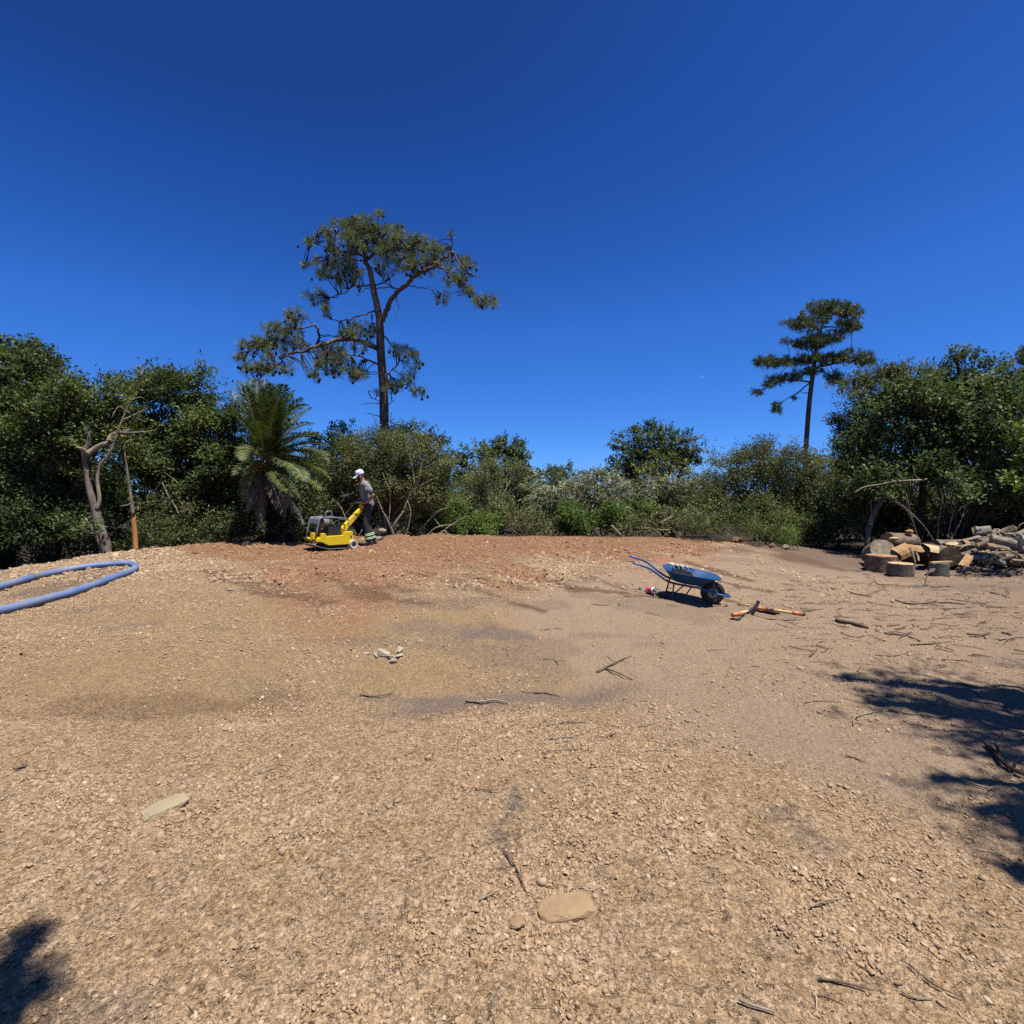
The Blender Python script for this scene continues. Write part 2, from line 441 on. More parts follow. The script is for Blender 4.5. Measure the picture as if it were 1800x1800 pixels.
C_TAN, C_TAN2, C_RED, C_GREY, C_GREY2, C_DAMP_SHADE, C_HUM, C_YEL, C_LITTER, C_OLV = map(dim, (C_TAN, C_TAN2, C_RED, C_GREY, C_GREY2, C_DAMP_SHADE, C_HUM, C_YEL, C_LITTER, C_OLV))
def ground_material():
    m = bpy.data.materials.new('earth'); m.use_nodes = True
    n = m.node_tree.nodes; l = m.node_tree.links
    b = n['Principled BSDF']; b.inputs['Roughness'].default_value = .95; b.inputs['Specular IOR Level'].default_value = .1
    geo = n.new('ShaderNodeNewGeometry'); pos = geo.outputs['Position']
    a = n.new('ShaderNodeVertexColor'); a.layer_name = 'soil'
    a2 = n.new('ShaderNodeVertexColor'); a2.layer_name = 'soil_b'
    sp = n.new('ShaderNodeSeparateColor'); l.new(a.outputs['Color'], sp.inputs[0])
    sp2 = n.new('ShaderNodeSeparateColor'); l.new(a2.outputs['Color'], sp2.inputs[0])
    def noise(sc, det=5, rough=.6, out=0):
        t = n.new('ShaderNodeTexNoise'); t.inputs['Scale'].default_value = sc; t.inputs['Detail'].default_value = det
        t.inputs['Roughness'].default_value = rough
        l.new(pos, t.inputs['Vector']); return t.outputs[out]
    def rgb(c):
        t = n.new('ShaderNodeRGB'); t.outputs[0].default_value = (*c, 1); return t.outputs[0]
    def mix(f, x, y, mode='MIX'):
        t = n.new('ShaderNodeMix'); t.data_type = 'RGBA'; t.blend_type = mode
        if isinstance(f, float): t.inputs[0].default_value = f
        else: l.new(f, t.inputs[0])
        l.new(x, t.inputs[6]); l.new(y, t.inputs[7]); return t.outputs[2]
    def ramp(x, p0, p1, v0=0, v1=1):
        t = n.new('ShaderNodeMapRange'); t.inputs[1].default_value = p0; t.inputs[2].default_value = p1
        t.inputs[3].default_value = v0; t.inputs[4].default_value = v1; l.new(x, t.inputs[0]); return t.outputs[0]
    def mul(x, y):
        t = n.new('ShaderNodeMath'); t.operation = 'MULTIPLY'; l.new(x, t.inputs[0])
        if isinstance(y, float): t.inputs[1].default_value = y
        else: l.new(y, t.inputs[1])
        return t.outputs[0]
    nb = noise(1.1, 6); nm = noise(7, 6, .65); nf = noise(60, 4, .7); nff = noise(160, 2, .6)
    c = mix(ramp(nb, .38, .62), rgb(C_TAN), rgb(C_YEL))
    c = mix(ramp(nm, .42, .66), c, rgb(C_TAN2))
    c = mix(mul(a2.outputs['Alpha'], .8), c, rgb(C_OLV))
    c = mix(sp.outputs[1], c, rgb(C_GREY))
    c = mix(sp.outputs[2], c, rgb(C_GREY2))
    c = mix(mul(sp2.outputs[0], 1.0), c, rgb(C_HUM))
    redc = mix(ramp(nm, .35, .65), rgb(C_RED), rgb(dim((.305, .168, .094))))
    c = mix(ramp(sp.outputs[0], 0, 1, 0, .9), c, redc)
    # loose pale chips on the red and tan soil, further up
    vo = n.new('ShaderNodeTexVoronoi'); vo.inputs['Scale'].default_value = 26; l.new(pos, vo.inputs['Vector'])
    chipc = n.new('ShaderNodeSeparateColor'); l.new(vo.outputs['Color'], chipc.inputs[0])
    chip = mul(ramp(chipc.outputs[0], .62, .7), ramp(vo.outputs['Distance'], .55, .35))
    c = mix(mul(chip, mul(sp2.outputs[1], .55)), c, rgb(dim((.44, .315, .20))))
    c = mix(a.outputs['Alpha'], c, rgb(C_DAMP_SHADE))
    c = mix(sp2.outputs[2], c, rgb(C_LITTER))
    c = mix(.85, c, mix(ramp(nf, .3, .72), rgb((.72, .70, .68)), rgb((1.32, 1.32, 1.32))), 'MULTIPLY')
    c = mix(.6, c, mix(ramp(nff, .3, .7), rgb((.72, .71, .69)), rgb((1.32, 1.32, 1.32))), 'MULTIPLY')
    l.new(c, b.inputs['Base Color'])
    vs = n.new('ShaderNodeTexVoronoi'); vs.inputs['Scale'].default_value = 32; vs.feature = 'SMOOTH_F1'; l.new(pos, vs.inputs['Vector'])
    ad = n.new('ShaderNodeMath'); ad.operation = 'ADD'
    l.new(mul(vs.outputs['Distance'], -1.2), ad.inputs[0]); l.new(mul(nf, 1.3), ad.inputs[1])
    ad2 = n.new('ShaderNodeMath'); ad2.operation = 'ADD'; l.new(mul(nm, 1.5), ad2.inputs[0]); l.new(ad.outputs[0], ad2.inputs[1])
    bp = n.new('ShaderNodeBump'); bp.inputs['Strength'].default_value = 1.0; bp.inputs['Distance'].default_value = .020
    l.new(ad2.outputs[0], bp.inputs['Height'])
    # broken chips: every cell is a small facet tipped its own way
    last = bp
    for sc_, k_ in ((44, .85), (95, .6)):
        vc = n.new('ShaderNodeTexVoronoi'); vc.inputs['Scale'].default_value = sc_; l.new(pos, vc.inputs['Vector'])
        sb = n.new('ShaderNodeVectorMath'); sb.operation = 'SUBTRACT'; l.new(pos, sb.inputs[0]); l.new(vc.outputs['Position'], sb.inputs[1])
        cs = n.new('ShaderNodeVectorMath'); cs.operation = 'MULTIPLY_ADD'; l.new(vc.outputs['Color'], cs.inputs[0]); cs.inputs[1].default_value = (2, 2, 0); cs.inputs[2].default_value = (-1, -1, 0)
        dt = n.new('ShaderNodeVectorMath'); dt.operation = 'DOT_PRODUCT'; l.new(sb.outputs[0], dt.inputs[0]); l.new(cs.outputs[0], dt.inputs[1])
        b2 = n.new('ShaderNodeBump'); b2.inputs['Distance'].default_value = 1.0
        st = n.new('ShaderNodeMapRange'); st.inputs[1].default_value = 0; st.inputs[2].default_value = .9; st.inputs[3].default_value = .12 * k_; st.inputs[4].default_value = k_
        l.new(sp2.outputs[1], st.inputs[0]); l.new(st.outputs[0], b2.inputs['Strength'])
        l.new(dt.outputs['Value'], b2.inputs['Height']); l.new(last.outputs[0], b2.inputs['Normal']); last = b2
        cc_ = n.new('ShaderNodeSeparateColor'); l.new(vc.outputs['Color'], cc_.inputs[0])
        c = mix(mul(st.outputs[0], .8), c, mix(cc_.outputs[2], rgb((.70, .69, .67)), rgb((1.30, 1.30, 1.30))), 'MULTIPLY')
    l.new(c, b.inputs['Base Color'])
    l.new(last.outputs[0], b.inputs['Normal'])
    return m

g = link('ground', gme, ground_material(), smooth=True)
tag(g, kind='structure')

# ------------------------------------------------------------------ gravel and litter (uncountable)
def stone_templates(n, flat=.5):
    ts = []
    cube = np.array([[x, y, z] for z in (-1, 1) for y in (-1, 1) for x in (-1, 1)], float)
    for i in range(n):
        c = cube + rng.uniform(-.42, .42, (8, 3))
        c[4:, :2] *= rng.uniform(.65, 1.05)
        c[:, 2] *= flat
        ts.append(c * .5)
    return np.array(ts)
CF = np.array([(4, 5, 7, 6), (0, 1, 5, 4), (2, 6, 7, 3), (0, 4, 6, 2), (1, 3, 7, 5)])

def rand_rot(n, tilt=.35):
    a = rng.uniform(0, 2 * np.pi, n); b = rng.normal(0, tilt, n); c = rng.normal(0, tilt, n)
    ca_, sa = np.cos(a), np.sin(a); cb_, sb = np.cos(b), np.sin(b); cc, sc = np.cos(c), np.sin(c)
    z = np.zeros(n); o = np.ones(n)
    Rz = np.stack([ca_, -sa, z, sa, ca_, z, z, z, o], 1).reshape(-1, 3, 3)
    Rx = np.stack([o, z, z, z, cb_, -sb, z, sb, cb_], 1).reshape(-1, 3, 3)
    Ry = np.stack([cc, z, sc, z, o, z, -sc, z, cc], 1).reshape(-1, 3, 3)
    return Rz @ Rx @ Ry

def scatter_stones(name, x, y, size, mat, sink=.14, flat=.62, tilt=.40, tint=None):
    n = len(x)
    T = stone_templates(24, flat)
    v = T[rng.integers(0, 24, n)] * size[:, None, None] * np.stack([rng.uniform(.8, 1.5, n), rng.uniform(.6, 1.0, n), rng.uniform(.6, 1.2, n)], 1)[:, None, :]
    v = np.einsum('nij,nkj->nki', rand_rot(n, tilt), v)
    z = ground_h(x, y) + size * (flat * .5 - sink)
    v = v + np.stack([x, y, z], 1)[:, None, :]
    f = (CF[None] + (np.arange(n) * 8)[:, None, None]).reshape(-1, 4)
    if tint is None: tint = rng.uniform(0, 1, n)
    me = fast_mesh(name, v.reshape(-1, 3), f, np.repeat(tint, 8))
    return link(name, me, mat)

def tint_mat(name, cols, rough=.92, bump=.002, bscale=120):
    m = bpy.data.materials.new(name); m.use_nodes = True
    cols = [dim(q) for q in cols]
    n = m.node_tree.nodes; l = m.node_tree.links; b = n['Principled BSDF']
    b.inputs['Roughness'].default_value = rough; b.inputs['Specular IOR Level'].default_value = .15
    a = n.new('ShaderNodeAttribute'); a.attribute_name = 'tint'
    cr = n.new('ShaderNodeValToRGB'); e = cr.color_ramp.elements
    e[0].color = (*cols[0], 1); e[-1].color = (*cols[-1], 1)
    for i, c in enumerate(cols[1:-1]):
        k = e.new((i + 1) / (len(cols) - 1)); k.color = (*c, 1)
    nz = n.new('ShaderNodeTexNoise'); nz.inputs['Scale'].default_value = bscale
    tc = n.new('ShaderNodeTexCoord'); l.new(tc.outputs['Object'], nz.inputs['Vector'])
    mr = n.new('ShaderNodeMapRange'); mr.inputs[1].default_value = .3; mr.inputs[2].default_value = .7; mr.inputs[3].default_value = .8; mr.inputs[4].default_value = 1.15
    l.new(nz.outputs[0], mr.inputs[0])
    mx = n.new('ShaderNodeMix'); mx.data_type = 'RGBA'; mx.blend_type = 'MULTIPLY'; mx.inputs[0].default_value = 1
    l.new(a.outputs['Fac'], cr.inputs[0]); l.new(cr.outputs[0], mx.inputs[6]); l.new(mr.outputs[0], mx.inputs[7]); l.new(mx.outputs[2], b.inputs['Base Color'])
    bp = n.new('ShaderNodeBump'); bp.inputs['Distance'].default_value = bump; l.new(nz.outputs[0], bp.inputs['Height']); l.new(bp.outputs[0], b.inputs['Normal'])
    return m

gravel_m = tint_mat('gravel_stone', [(.235, .156, .090), (.322, .222, .132), (.36, .252, .156), (.338, .230, .145), (.395, .286, .188), (.50, .385, .28)])
red_m = tint_mat('red_chips', [(.17, .083, .044), (.25, .13, .068), (.315, .188, .105), (.28, .155, .083), (.40, .28, .165)])

def sample_fan(n, y0, y1, power=1.0, margin=1.1):
    """points in the wedge in front of the viewer, density falling with distance"""
    y = (y0 ** (1 - power) + rng.uniform(0, 1, n) * (y1 ** (1 - power) - y0 ** (1 - power))) ** (1 / (1 - power)) if power != 1 else y0 * (y1 / y0) ** rng.uniform(0, 1, n)
    x = rng.uniform(-1, 1, n) * (y * margin + .25)
    return x, y

x, y = sample_fan(170000, 1.1, 9.5, .40)
zr, zg, zg2, zd, zh, zs, zl, zsm = zones(x, y)
cl = fbm(x * 1.6, y * 1.6, 201, 3)
near_right = sstep(.2, 1.5, x) * (1 - sstep(2.2, 3.2, y))
bank = np.exp(-((y - 3.35 - .10 * x) / .42) ** 2) * sstep(-4.5, -2.5, x) * (1 - sstep(.6, 1.6, x))
keep = rng.uniform(0, 1, len(x)) < np.clip((np.maximum(zs, .85 * near_right) + .5 * bank) * (.18 + 1.6 * sstep(.40, .62, cl)) * (1 - .85 * zg2), .02, 1)
x, y = x[keep], y[keep]; cl = cl[keep]
size = np.clip(rng.lognormal(-4.98, .46, len(x)), .0040, .030) * (.65 + .7 * cl) * (.9 + .05 * y)
o = scatter_stones('gravel', x, y, size, gravel_m, tint=np.clip(rng.normal(.45, .22, len(x)), 0, 1))
tag(o, 'loose tan gravel chips spread over the foreground', 'gravel', kind='stuff')

x = rng.uniform(-9, 6, 45000); y = rng.uniform(7.5, 14.2, 45000)
zr, zg, zg2, zd, zh, zs, zl, zsm = zones(x, y)
keep = (np.abs(x) < y * 1.05) & (rng.uniform(0, 1, len(x)) < np.clip(zs * (.2 + 1.2 * sstep(.42, .6, fbm(x * 1.3, y * 1.3, 211, 3))) * (1 - .6 * sstep(.75, 1, zr)), .015, 1) * .6)
x, y = x[keep], y[keep]; zr = zr[keep]
size = np.clip(rng.lognormal(-3.6, .4, len(x)), .014, .09)
tn = np.clip(rng.normal(.5, .25, len(x)), 0, 1)
m_ = zr > .4
o = scatter_stones('red_gravel', x[m_], y[m_], size[m_], red_m, tint=tn[m_], sink=.2)
tag(o, 'reddish earth chips loose on top of the mound', 'gravel', kind='stuff')
o = scatter_stones('slope_gravel', x[~m_], y[~m_], size[~m_], gravel_m, tint=tn[~m_], sink=.2)
tag(o, 'tan chips loose on the mound slope', 'gravel', kind='stuff')

# ------------------------------------------------------------------ vegetation
def unit(a):
    return a / np.maximum(np.linalg.norm(a, axis=-1, keepdims=True), 1e-9)

def leaf_mesh(name, pos, d, nrm, ln, wd, tint, fold=.25):
    """pos (n,3) leaf base, d direction, nrm rough normal, ln/wd arrays"""
    d = unit(d); s = unit(np.cross(d, nrm)); nn = np.cross(s, d)
    ln = ln[:, None]; wd = wd[:, None]
    tip = pos + d * ln - nn * ln * .12
    mid = pos + d * ln * .48 + nn * wd * fold
    co = np.stack([pos, mid - s * wd * .5, tip, mid + s * wd * .5], 1).reshape(-1, 3)
    f = np.arange(len(pos) * 4).reshape(-1, 4)
    return fast_mesh(name, co, f, np.repeat(tint, 4))

def sphere_dirs(n):
    v = rng.normal(0, 1, (n, 3)); return unit(v)

def crown_leaves(name, lobes, mat, parent, leaf=.09, aspect=.5, dens=2.0, clump=.16, per=14, rag=.22, droop=.0, tint0=.45, dtint=.26, up=.75, sprig=.06, inner=.25, narrow_side=1.0):
    """lobes: (centre, rx, ry, rz). Leaves hang in sprays spread through and over each lobe."""
    PO, DI, NO, LE, TI = [], [], [], [], []
    for (c, rx, ry, rz) in lobes:
        c = np.array(c); rad = np.array([rx, ry, rz])
        area = 4 * np.pi * ((rx * ry) ** 1.6 / 3 + (rx * rz) ** 1.6 / 3 + (ry * rz) ** 1.6 / 3) ** (1 / 1.6)
        n = int(dens * area / (leaf * leaf * aspect * .5) / per * .5) + 3
        # boughs: flattened leafy pads over the lobe, with gaps between them
        pad = min(.50, .42 * (rx * ry * rz) ** (1 / 3) + .06)
        nb = max(4, int(1.15 * area / (pad * pad * 3.2)))
        bd = sphere_dirs(nb); bd[:, 2] = bd[:, 2] * .9 + .06
        lump = .5 * (np.sin(bd[:, 0] * 5 + c[0] * 3) + np.sin(bd[:, 1] * 6 + c[1]) + np.sin(bd[:, 2] * 7 + c[2] * 2)) / 3
        br = np.where(rng.uniform(0, 1, nb) < inner, rng.uniform(.35, .8, nb), rng.uniform(.80, 1.0, nb)) * (1 + rag * lump + rng.normal(0, rag * .25, nb))
        bc = c + bd * rad * br[:, None]
        bt = rng.normal(0, dtint, nb); bs = rng.uniform(.65, 1.25, nb) * pad
        j = rng.integers(0, nb, n); loose = rng.uniform(0, 1, n) < .20
        g = sphere_dirs(n) * (rng.uniform(0, 1, n) ** .45)[:, None]
        cc = bc[j] + g * (bs[j])[:, None] * np.array([1.0, 1.0, .52]) + bd[j] * (.10 * bs[j])[:, None]
        dr = unit(bd[j] + g * .7)
        ms = rng.uniform(0, 1, n) < sprig
        cc[ms] += dr[ms] * (rng.uniform(.2, .9, ms.sum()) * pad * (.6 + rag))[:, None] + np.array([0, 0, .05])
        fr_ = sphere_dirs(n); cc[loose] = c + fr_[loose] * rad * rng.uniform(.3, 1.0, (loose.sum(), 1))
        tt = tint0 + bt[j] + rng.normal(0, dtint * .4, n) + .10 * lump[j]
        ax = unit(dr * 1.0 + rng.normal(0, .5, (n, 3)) + np.array([0, 0, .35 - droop]))      # twig axis
        k = rng.integers(max(3, int(per * .6)), int(per * 1.4) + 1, n)
        i = np.repeat(np.arange(n), k); m = len(i)
        along = rng.uniform(-1, 1, m)
        p = cc[i] + ax[i] * (along * clump)[:, None] + rng.normal(0, clump * .33, (m, 3))
        dd = unit(ax[i] * .7 + rng.normal(0, .65, (m, 3)) + np.array([0, 0, -droop]))
        nn = unit(rng.normal(0, .55, (m, 3)) + np.array([0, 0, up]) + dr[i] * .45)
        PO.append(p); DI.append(dd); NO.append(nn)
        LE.append(leaf * rng.uniform(.65, 1.25, m)); TI.append(np.clip(tt[i] + rng.normal(0, .10, m), 0, 1))
    PO = np.concatenate(PO); DI = np.concatenate(DI); NO = np.concatenate(NO); LE = np.concatenate(LE); TI = np.concatenate(TI)
    me = leaf_mesh(name, PO, DI, NO, LE, LE * aspect, TI)
    return link(name, me, mat, parent), len(PO)

def wob(a, b, amt, n=5):
    a = Vector(a); b = Vector(b); L = (b - a).length
    pts = [a]
    for i in range(1, n):
        pts.append(a.lerp(b, i / n) + Vector((random.gauss(0, 1), random.gauss(0, 1), random.gauss(0, .6))) * L * amt)
    pts.append(b)
    return pts

def limbs_mb(base, lobes, r0, stems=1, twigs=5, spread=.25, amt=.06):
    mb = MB()
    base = Vector(base)
    tops = []
    for (c, rx, ry, rz) in lobes:
        c = Vector(c)
        b = base + Vector((random.uniform(-spread, spread), random.uniform(-spread, spread), 0)) if stems > 1 else base
        mid = b.lerp(c, .45) + Vector((random.uniform(-.15, .15), random.uniform(-.15, .15), .15))
        pts = spline([b, mid, c], 4)
        mb.tube(pts, lerp_list([r0, r0 * .55, r0 * .25], len(pts)), 6, cap=False)
        for k in range(twigs):
            d = Vector((random.gauss(0, 1), random.gauss(0, 1), random.gauss(.2, .8))).normalized()
            e = c + Vector((d.x * rx, d.y * ry, d.z * rz)) * random.uniform(.7, 1.0)
            s = pts[random.randint(len(pts) // 2, len(pts) - 1)]
            mb.tube(wob(s, e, .06, 3), [r0 * .28, r0 * .2, r0 * .13, r0 * .06], 4, cap=False)
    return mb

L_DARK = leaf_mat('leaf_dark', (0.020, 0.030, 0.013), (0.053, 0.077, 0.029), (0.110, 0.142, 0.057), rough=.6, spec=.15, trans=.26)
L_MID = leaf_mat('leaf_mid', (0.031, 0.048, 0.018), (0.077, 0.110, 0.037), (0.150, 0.185, 0.070), rough=.6, spec=.15, trans=.26)
L_OLIVE = leaf_mat('leaf_olive', (0.055, 0.065, 0.027), (0.112, 0.127, 0.056), (0.195, 0.208, 0.101), rough=.6, spec=.15)
L_SILVER = leaf_mat('leaf_silver', (0.081, 0.097, 0.058), (0.172, 0.193, 0.125), (0.293, 0.301, 0.210), rough=.6, spec=.2)
L_BRIGHT = leaf_mat('leaf_bright', (0.033, 0.061, 0.014), (0.075, 0.131, 0.029), (0.149, 0.210, 0.055), rough=.6, spec=.15, trans=.26)
L_YEL = leaf_mat('leaf_yellow', (.066, .090, .024), (.150, .165, .046), (.250, .225, .064), rough=.5, spec=.2)
L_GLOSS = leaf_mat('leaf_glossy', (0.025, 0.040, 0.018), (0.055, 0.085, 0.039), (0.113, 0.155, 0.074), rough=.62, spec=.12, trans=.28)
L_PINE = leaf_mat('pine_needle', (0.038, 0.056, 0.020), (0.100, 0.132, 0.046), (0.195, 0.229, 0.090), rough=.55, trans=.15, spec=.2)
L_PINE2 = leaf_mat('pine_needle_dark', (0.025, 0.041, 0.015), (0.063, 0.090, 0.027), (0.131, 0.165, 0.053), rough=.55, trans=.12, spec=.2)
L_PALM = leaf_mat('palm_leaf', (.020, .038, .012), (.056, .084, .024), (.150, .175, .055), rough=.5, trans=.2, spec=.2)
L_DEAD = leaf_mat('palm_dead', (.055, .043, .030), (.11, .09, .066), (.20, .17, .13), rough=.8, trans=.15)
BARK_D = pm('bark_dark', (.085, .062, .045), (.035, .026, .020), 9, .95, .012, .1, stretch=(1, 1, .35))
BARK_G = pm('bark_grey', (.21, .175, .14), (.10, .08, .062), 10, .95, .008, .1, stretch=(1, 1, .4))
BARK_P = pm('bark_pine', (.19, .14, .11), (.085, .060, .047), 7, .95, .02, .1, stretch=(1, 1, .3))
TWIG = pm('twig_pale', (.30, .25, .185), (.17, .135, .095), 14, .9, .004, .1)
TWIG_D = pm('twig_dark', (.10, .075, .052), (.05, .037, .026), 14, .9, .004, .1)
NLEAF = 0

def lobes_px(L, D, dy=.75):
    out = []
    for q in L:
        u, v, ru, rv = q[:4]; dd = D + (q[4] if len(q) > 4 else random.uniform(-.35, .35))
        c = at(u, v, dd); k = dd / F
        rx, rz = ru * k, rv * k
        out.append((c, rx, max(.25, dy * (rx + rz) / 2), rz))
    return out

def bush(name, label, cat, D, L, mat, base=None, r0=.07, stems=1, twigs=5, group=None, bark=BARK_D, leafname='crown', **kw):
    global NLEAF
    lob = lobes_px(L, D)
    if base is None:
        bx = sum(l[0].x * l[1] for l in lob) / sum(l[1] for l in lob); by = D
    else:
        bx = (base - 900) / F * D; by = D
    b = Vector((bx, by, gz(bx, by) - .03))
    t = thing(name, label, cat, b, group)
    o, n = crown_leaves(leafname, lob, mat, t, **kw); NLEAF += n
    mb = limbs_mb(b, lob, r0, stems, twigs)
    tr = mb.build('trunk' if stems == 1 else 'stems', bark, t, smooth=True)
    inv = Matrix.Translation(-b)
    for ch in (o, tr):
        ch.data.transform(inv)
    return t

SH = 'bushes and trees along the edge of the clearing'
bush('evergreen_tree', 'tall dense dark green tree at far left edge with small leafy tips poking up', 'tree', 12.2,
     [(20, 690, 105, 85), (-80, 740, 110, 110), (70, 765, 80, 70), (-10, 840, 110, 85), (60, 640, 40, 35), (20, 622, 35, 30), (-30, 640, 60, 45)], L_DARK, group=SH,
     leaf=.10, dens=2.4, r0=.14, base=-10, sprig=.10, rag=.3, tint0=.5, per=16)
bush('evergreen_tree', 'mid green leafy tree just left of the snapped trunk, lower than its left neighbour', 'tree', 11.3,
     [(105, 730, 75, 60), (165, 735, 55, 55), (40, 790, 70, 60), (110, 800, 80, 60), (165, 800, 55, 60), (60, 860, 85, 55), (140, 870, 60, 50), (195, 700, 30, 30), (130, 690, 35, 28)], L_MID, group=SH,
     leaf=.085, dens=2.4, r0=.10, base=80, rag=.28, tint0=.36, sprig=.09)
bush('evergreen_tree', 'big rounded green tree between the snapped trunk and the palm', 'tree', 13.2,
     [(300, 715, 85, 62), (370, 760, 65, 60), (250, 745, 60, 55), (240, 690, 40, 38), (330, 815, 80, 60), (270, 810, 60, 55), (390, 835, 45, 60), (330, 690, 45, 36), (400, 740, 30, 35), (410, 860, 60, 70, 1.5), (300, 870, 90, 60, 1.5)], L_MID, group=SH,
     leaf=.085, dens=2.4, r0=.12, base=330, rag=.26, tint0=.30)
bush('low_bush', 'low dark shrub in deep shade left of the snapped trunk', 'bush', 10.6, [(60, 930, 80, 38), (-20, 920, 70, 60), (130, 925, 45, 35)], L_DARK, group=SH, leaf=.08, stems=3, dens=1.4, r0=.03, tint0=.5, leafname='foliage')
bush('low_bush', 'low dark undergrowth filling the foot of the trees around the snapped trunk', 'bush', 11.6, [(190, 950, 55, 26), (265, 945, 50, 28), (120, 965, 55, 28), (320, 948, 45, 24), (50, 985, 60, 30)], L_DARK, group=SH, leaf=.07, stems=3, dens=1.6, r0=.015, tint0=.35, leafname='foliage')
bush('low_bush', 'low scrubby shrub right of the thin stripped sapling, under the big rounded tree', 'bush', 12.2, [(320, 915, 45, 35), (285, 900, 35, 40), (370, 930, 45, 25)], L_OLIVE, group=SH, leaf=.06, stems=4, dens=1.1, r0=.025, tint0=.25, leafname='foliage')
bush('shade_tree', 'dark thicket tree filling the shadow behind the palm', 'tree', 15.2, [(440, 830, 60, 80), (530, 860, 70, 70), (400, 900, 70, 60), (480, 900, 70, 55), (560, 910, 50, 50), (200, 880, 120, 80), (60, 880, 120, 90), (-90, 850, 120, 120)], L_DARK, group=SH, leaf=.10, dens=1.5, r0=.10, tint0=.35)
bush('olive_bush', 'olive green fine leaved bush behind the worker with pale forked stems', 'bush', 14.6,
     [(635, 800, 50, 42), (700, 800, 70, 45), (745, 815, 42, 48), (660, 850, 65, 48), (730, 860, 55, 45), (600, 850, 40, 45), (580, 900, 40, 40), (765, 870, 30, 45), (690, 900, 60, 35, .8)], L_OLIVE, group=SH,
     leaf=.072, aspect=.38, dens=1.9, stems=4, r0=.04, rag=.24, tint0=.38, bark=TWIG, leafname='foliage', twigs=9)
bush('background_tree', 'dark leafy tree peeking out behind the olive bush and pine trunk', 'tree', 19.5, [(600, 775, 42, 25), (570, 790, 30, 25), (715, 775, 60, 30), (765, 790, 22, 25), (690, 765, 18, 18), (660, 800, 60, 35), (600, 825, 60, 50), (555, 840, 50, 55), (680, 850, 70, 55), (600, 890, 70, 45)], L_DARK, group=SH, leaf=.11, dens=1.6, r0=.12, tint0=.55, sprig=.1)
bush('background_tree', 'dark leafy tree standing left of the gap of open sky at centre', 'tree', 21.5, [(870, 812, 50, 36), (910, 835, 32, 40), (835, 835, 36, 38), (890, 790, 28, 24), (815, 800, 10, 16), (880, 870, 50, 35), (925, 870, 25, 40)], L_DARK, group=SH, leaf=.12, dens=2.4, r0=.13, tint0=.6, sprig=.1)
bush('olive_bush', 'grey olive bush with many bare pale twigs right of the dark thicket beside the worker', 'bush', 16.8, [(845, 850, 36, 38), (820, 885, 35, 35), (870, 890, 35, 30), (850, 820, 22, 20), (905, 830, 22, 25, 2)], L_OLIVE, group=SH, leaf=.06, aspect=.4, dens=.9, stems=5, r0=.03, rag=.3, tint0=.55, bark=TWIG, leafname='foliage', twigs=14)
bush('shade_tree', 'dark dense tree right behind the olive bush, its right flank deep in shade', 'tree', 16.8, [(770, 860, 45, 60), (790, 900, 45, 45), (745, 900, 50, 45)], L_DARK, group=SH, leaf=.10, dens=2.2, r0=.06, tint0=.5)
bush('low_bush', 'bright green low bush behind the pale fallen branches', 'bush', 15.2, [(830, 925, 55, 20), (860, 912, 30, 20), (790, 918, 30, 26), (800, 890, 22, 18)], L_BRIGHT, group=SH, leaf=.07, stems=4, dens=1.6, r0=.02, tint0=.5, leafname='foliage')
bush('low_bush', 'pale grass green low bush at the middle of the clearing edge', 'bush', 16.0, [(915, 915, 35, 28), (950, 925, 32, 22), (890, 900, 20, 18)], L_OLIVE, group=SH, leaf=.07, stems=4, dens=1.4, r0=.02, tint0=.6, leafname='foliage')
bush('silver_bush', 'wide silvery bush with long drooping pale leaves right of the sky gap', 'bush', 18.2,
     [(990, 862, 55, 34), (1050, 852, 55, 28), (950, 880, 35, 34), (1030, 890, 60, 30), (1085, 870, 40, 32), (970, 905, 40, 28)], L_SILVER, group=SH, leaf=.15, aspect=.26, dens=1.5, stems=5, r0=.05, droop=.5, rag=.2, tint0=.5, leafname='foliage', up=.3)
bush('silver_bush', 'smaller silvery bush in front of the round dark tree', 'bush', 18.6, [(1150, 862, 48, 30), (1200, 855, 48, 32), (1115, 880, 40, 30), (1180, 890, 60, 34), (1235, 870, 40, 36)], L_SILVER, group=SH, leaf=.13, aspect=.26, dens=1.4, stems=5, r0=.05, droop=.4, rag=.22, tint0=.38, leafname='foliage', up=.3)
bush('background_tree', 'small dark treetop far behind the silvery bush', 'tree', 28.0, [(995, 832, 32, 14), (1045, 838, 20, 12), (970, 845, 25, 14)], L_DARK, group=SH, leaf=.14, dens=1.6, r0=.12, tint0=.5)
bush('low_bush', 'bright green broadleaf bush in front of the wide silvery bush', 'bush', 16.3, [(1030, 915, 52, 28), (1085, 912, 45, 30), (1000, 925, 30, 20), (1120, 900, 35, 24)], L_BRIGHT, group=SH, leaf=.09, stems=4, dens=2.4, r0=.03, tint0=.5, leafname='foliage')
bush('low_bush', 'grey green tangled bush over the cut branches right of centre', 'bush', 15.6, [(1140, 915, 45, 24), (1190, 918, 40, 24), (1110, 928, 30, 16), (1230, 915, 40, 30)], L_OLIVE, group=SH, leaf=.075, stems=5, dens=1.2, r0=.03, tint0=.6, leafname='foliage', bark=TWIG, twigs=8)
bush('round_tree', 'round dark green tree standing alone above the silvery bushes', 'tree', 26.0, [(1150, 775, 45, 32), (1108, 795, 32, 38), (1195, 785, 34, 34), (1150, 815, 60, 34), (1205, 810, 26, 30), (1100, 825, 28, 26)], L_DARK, group=SH, leaf=.14, dens=1.9, r0=.2, tint0=.62, rag=.22)
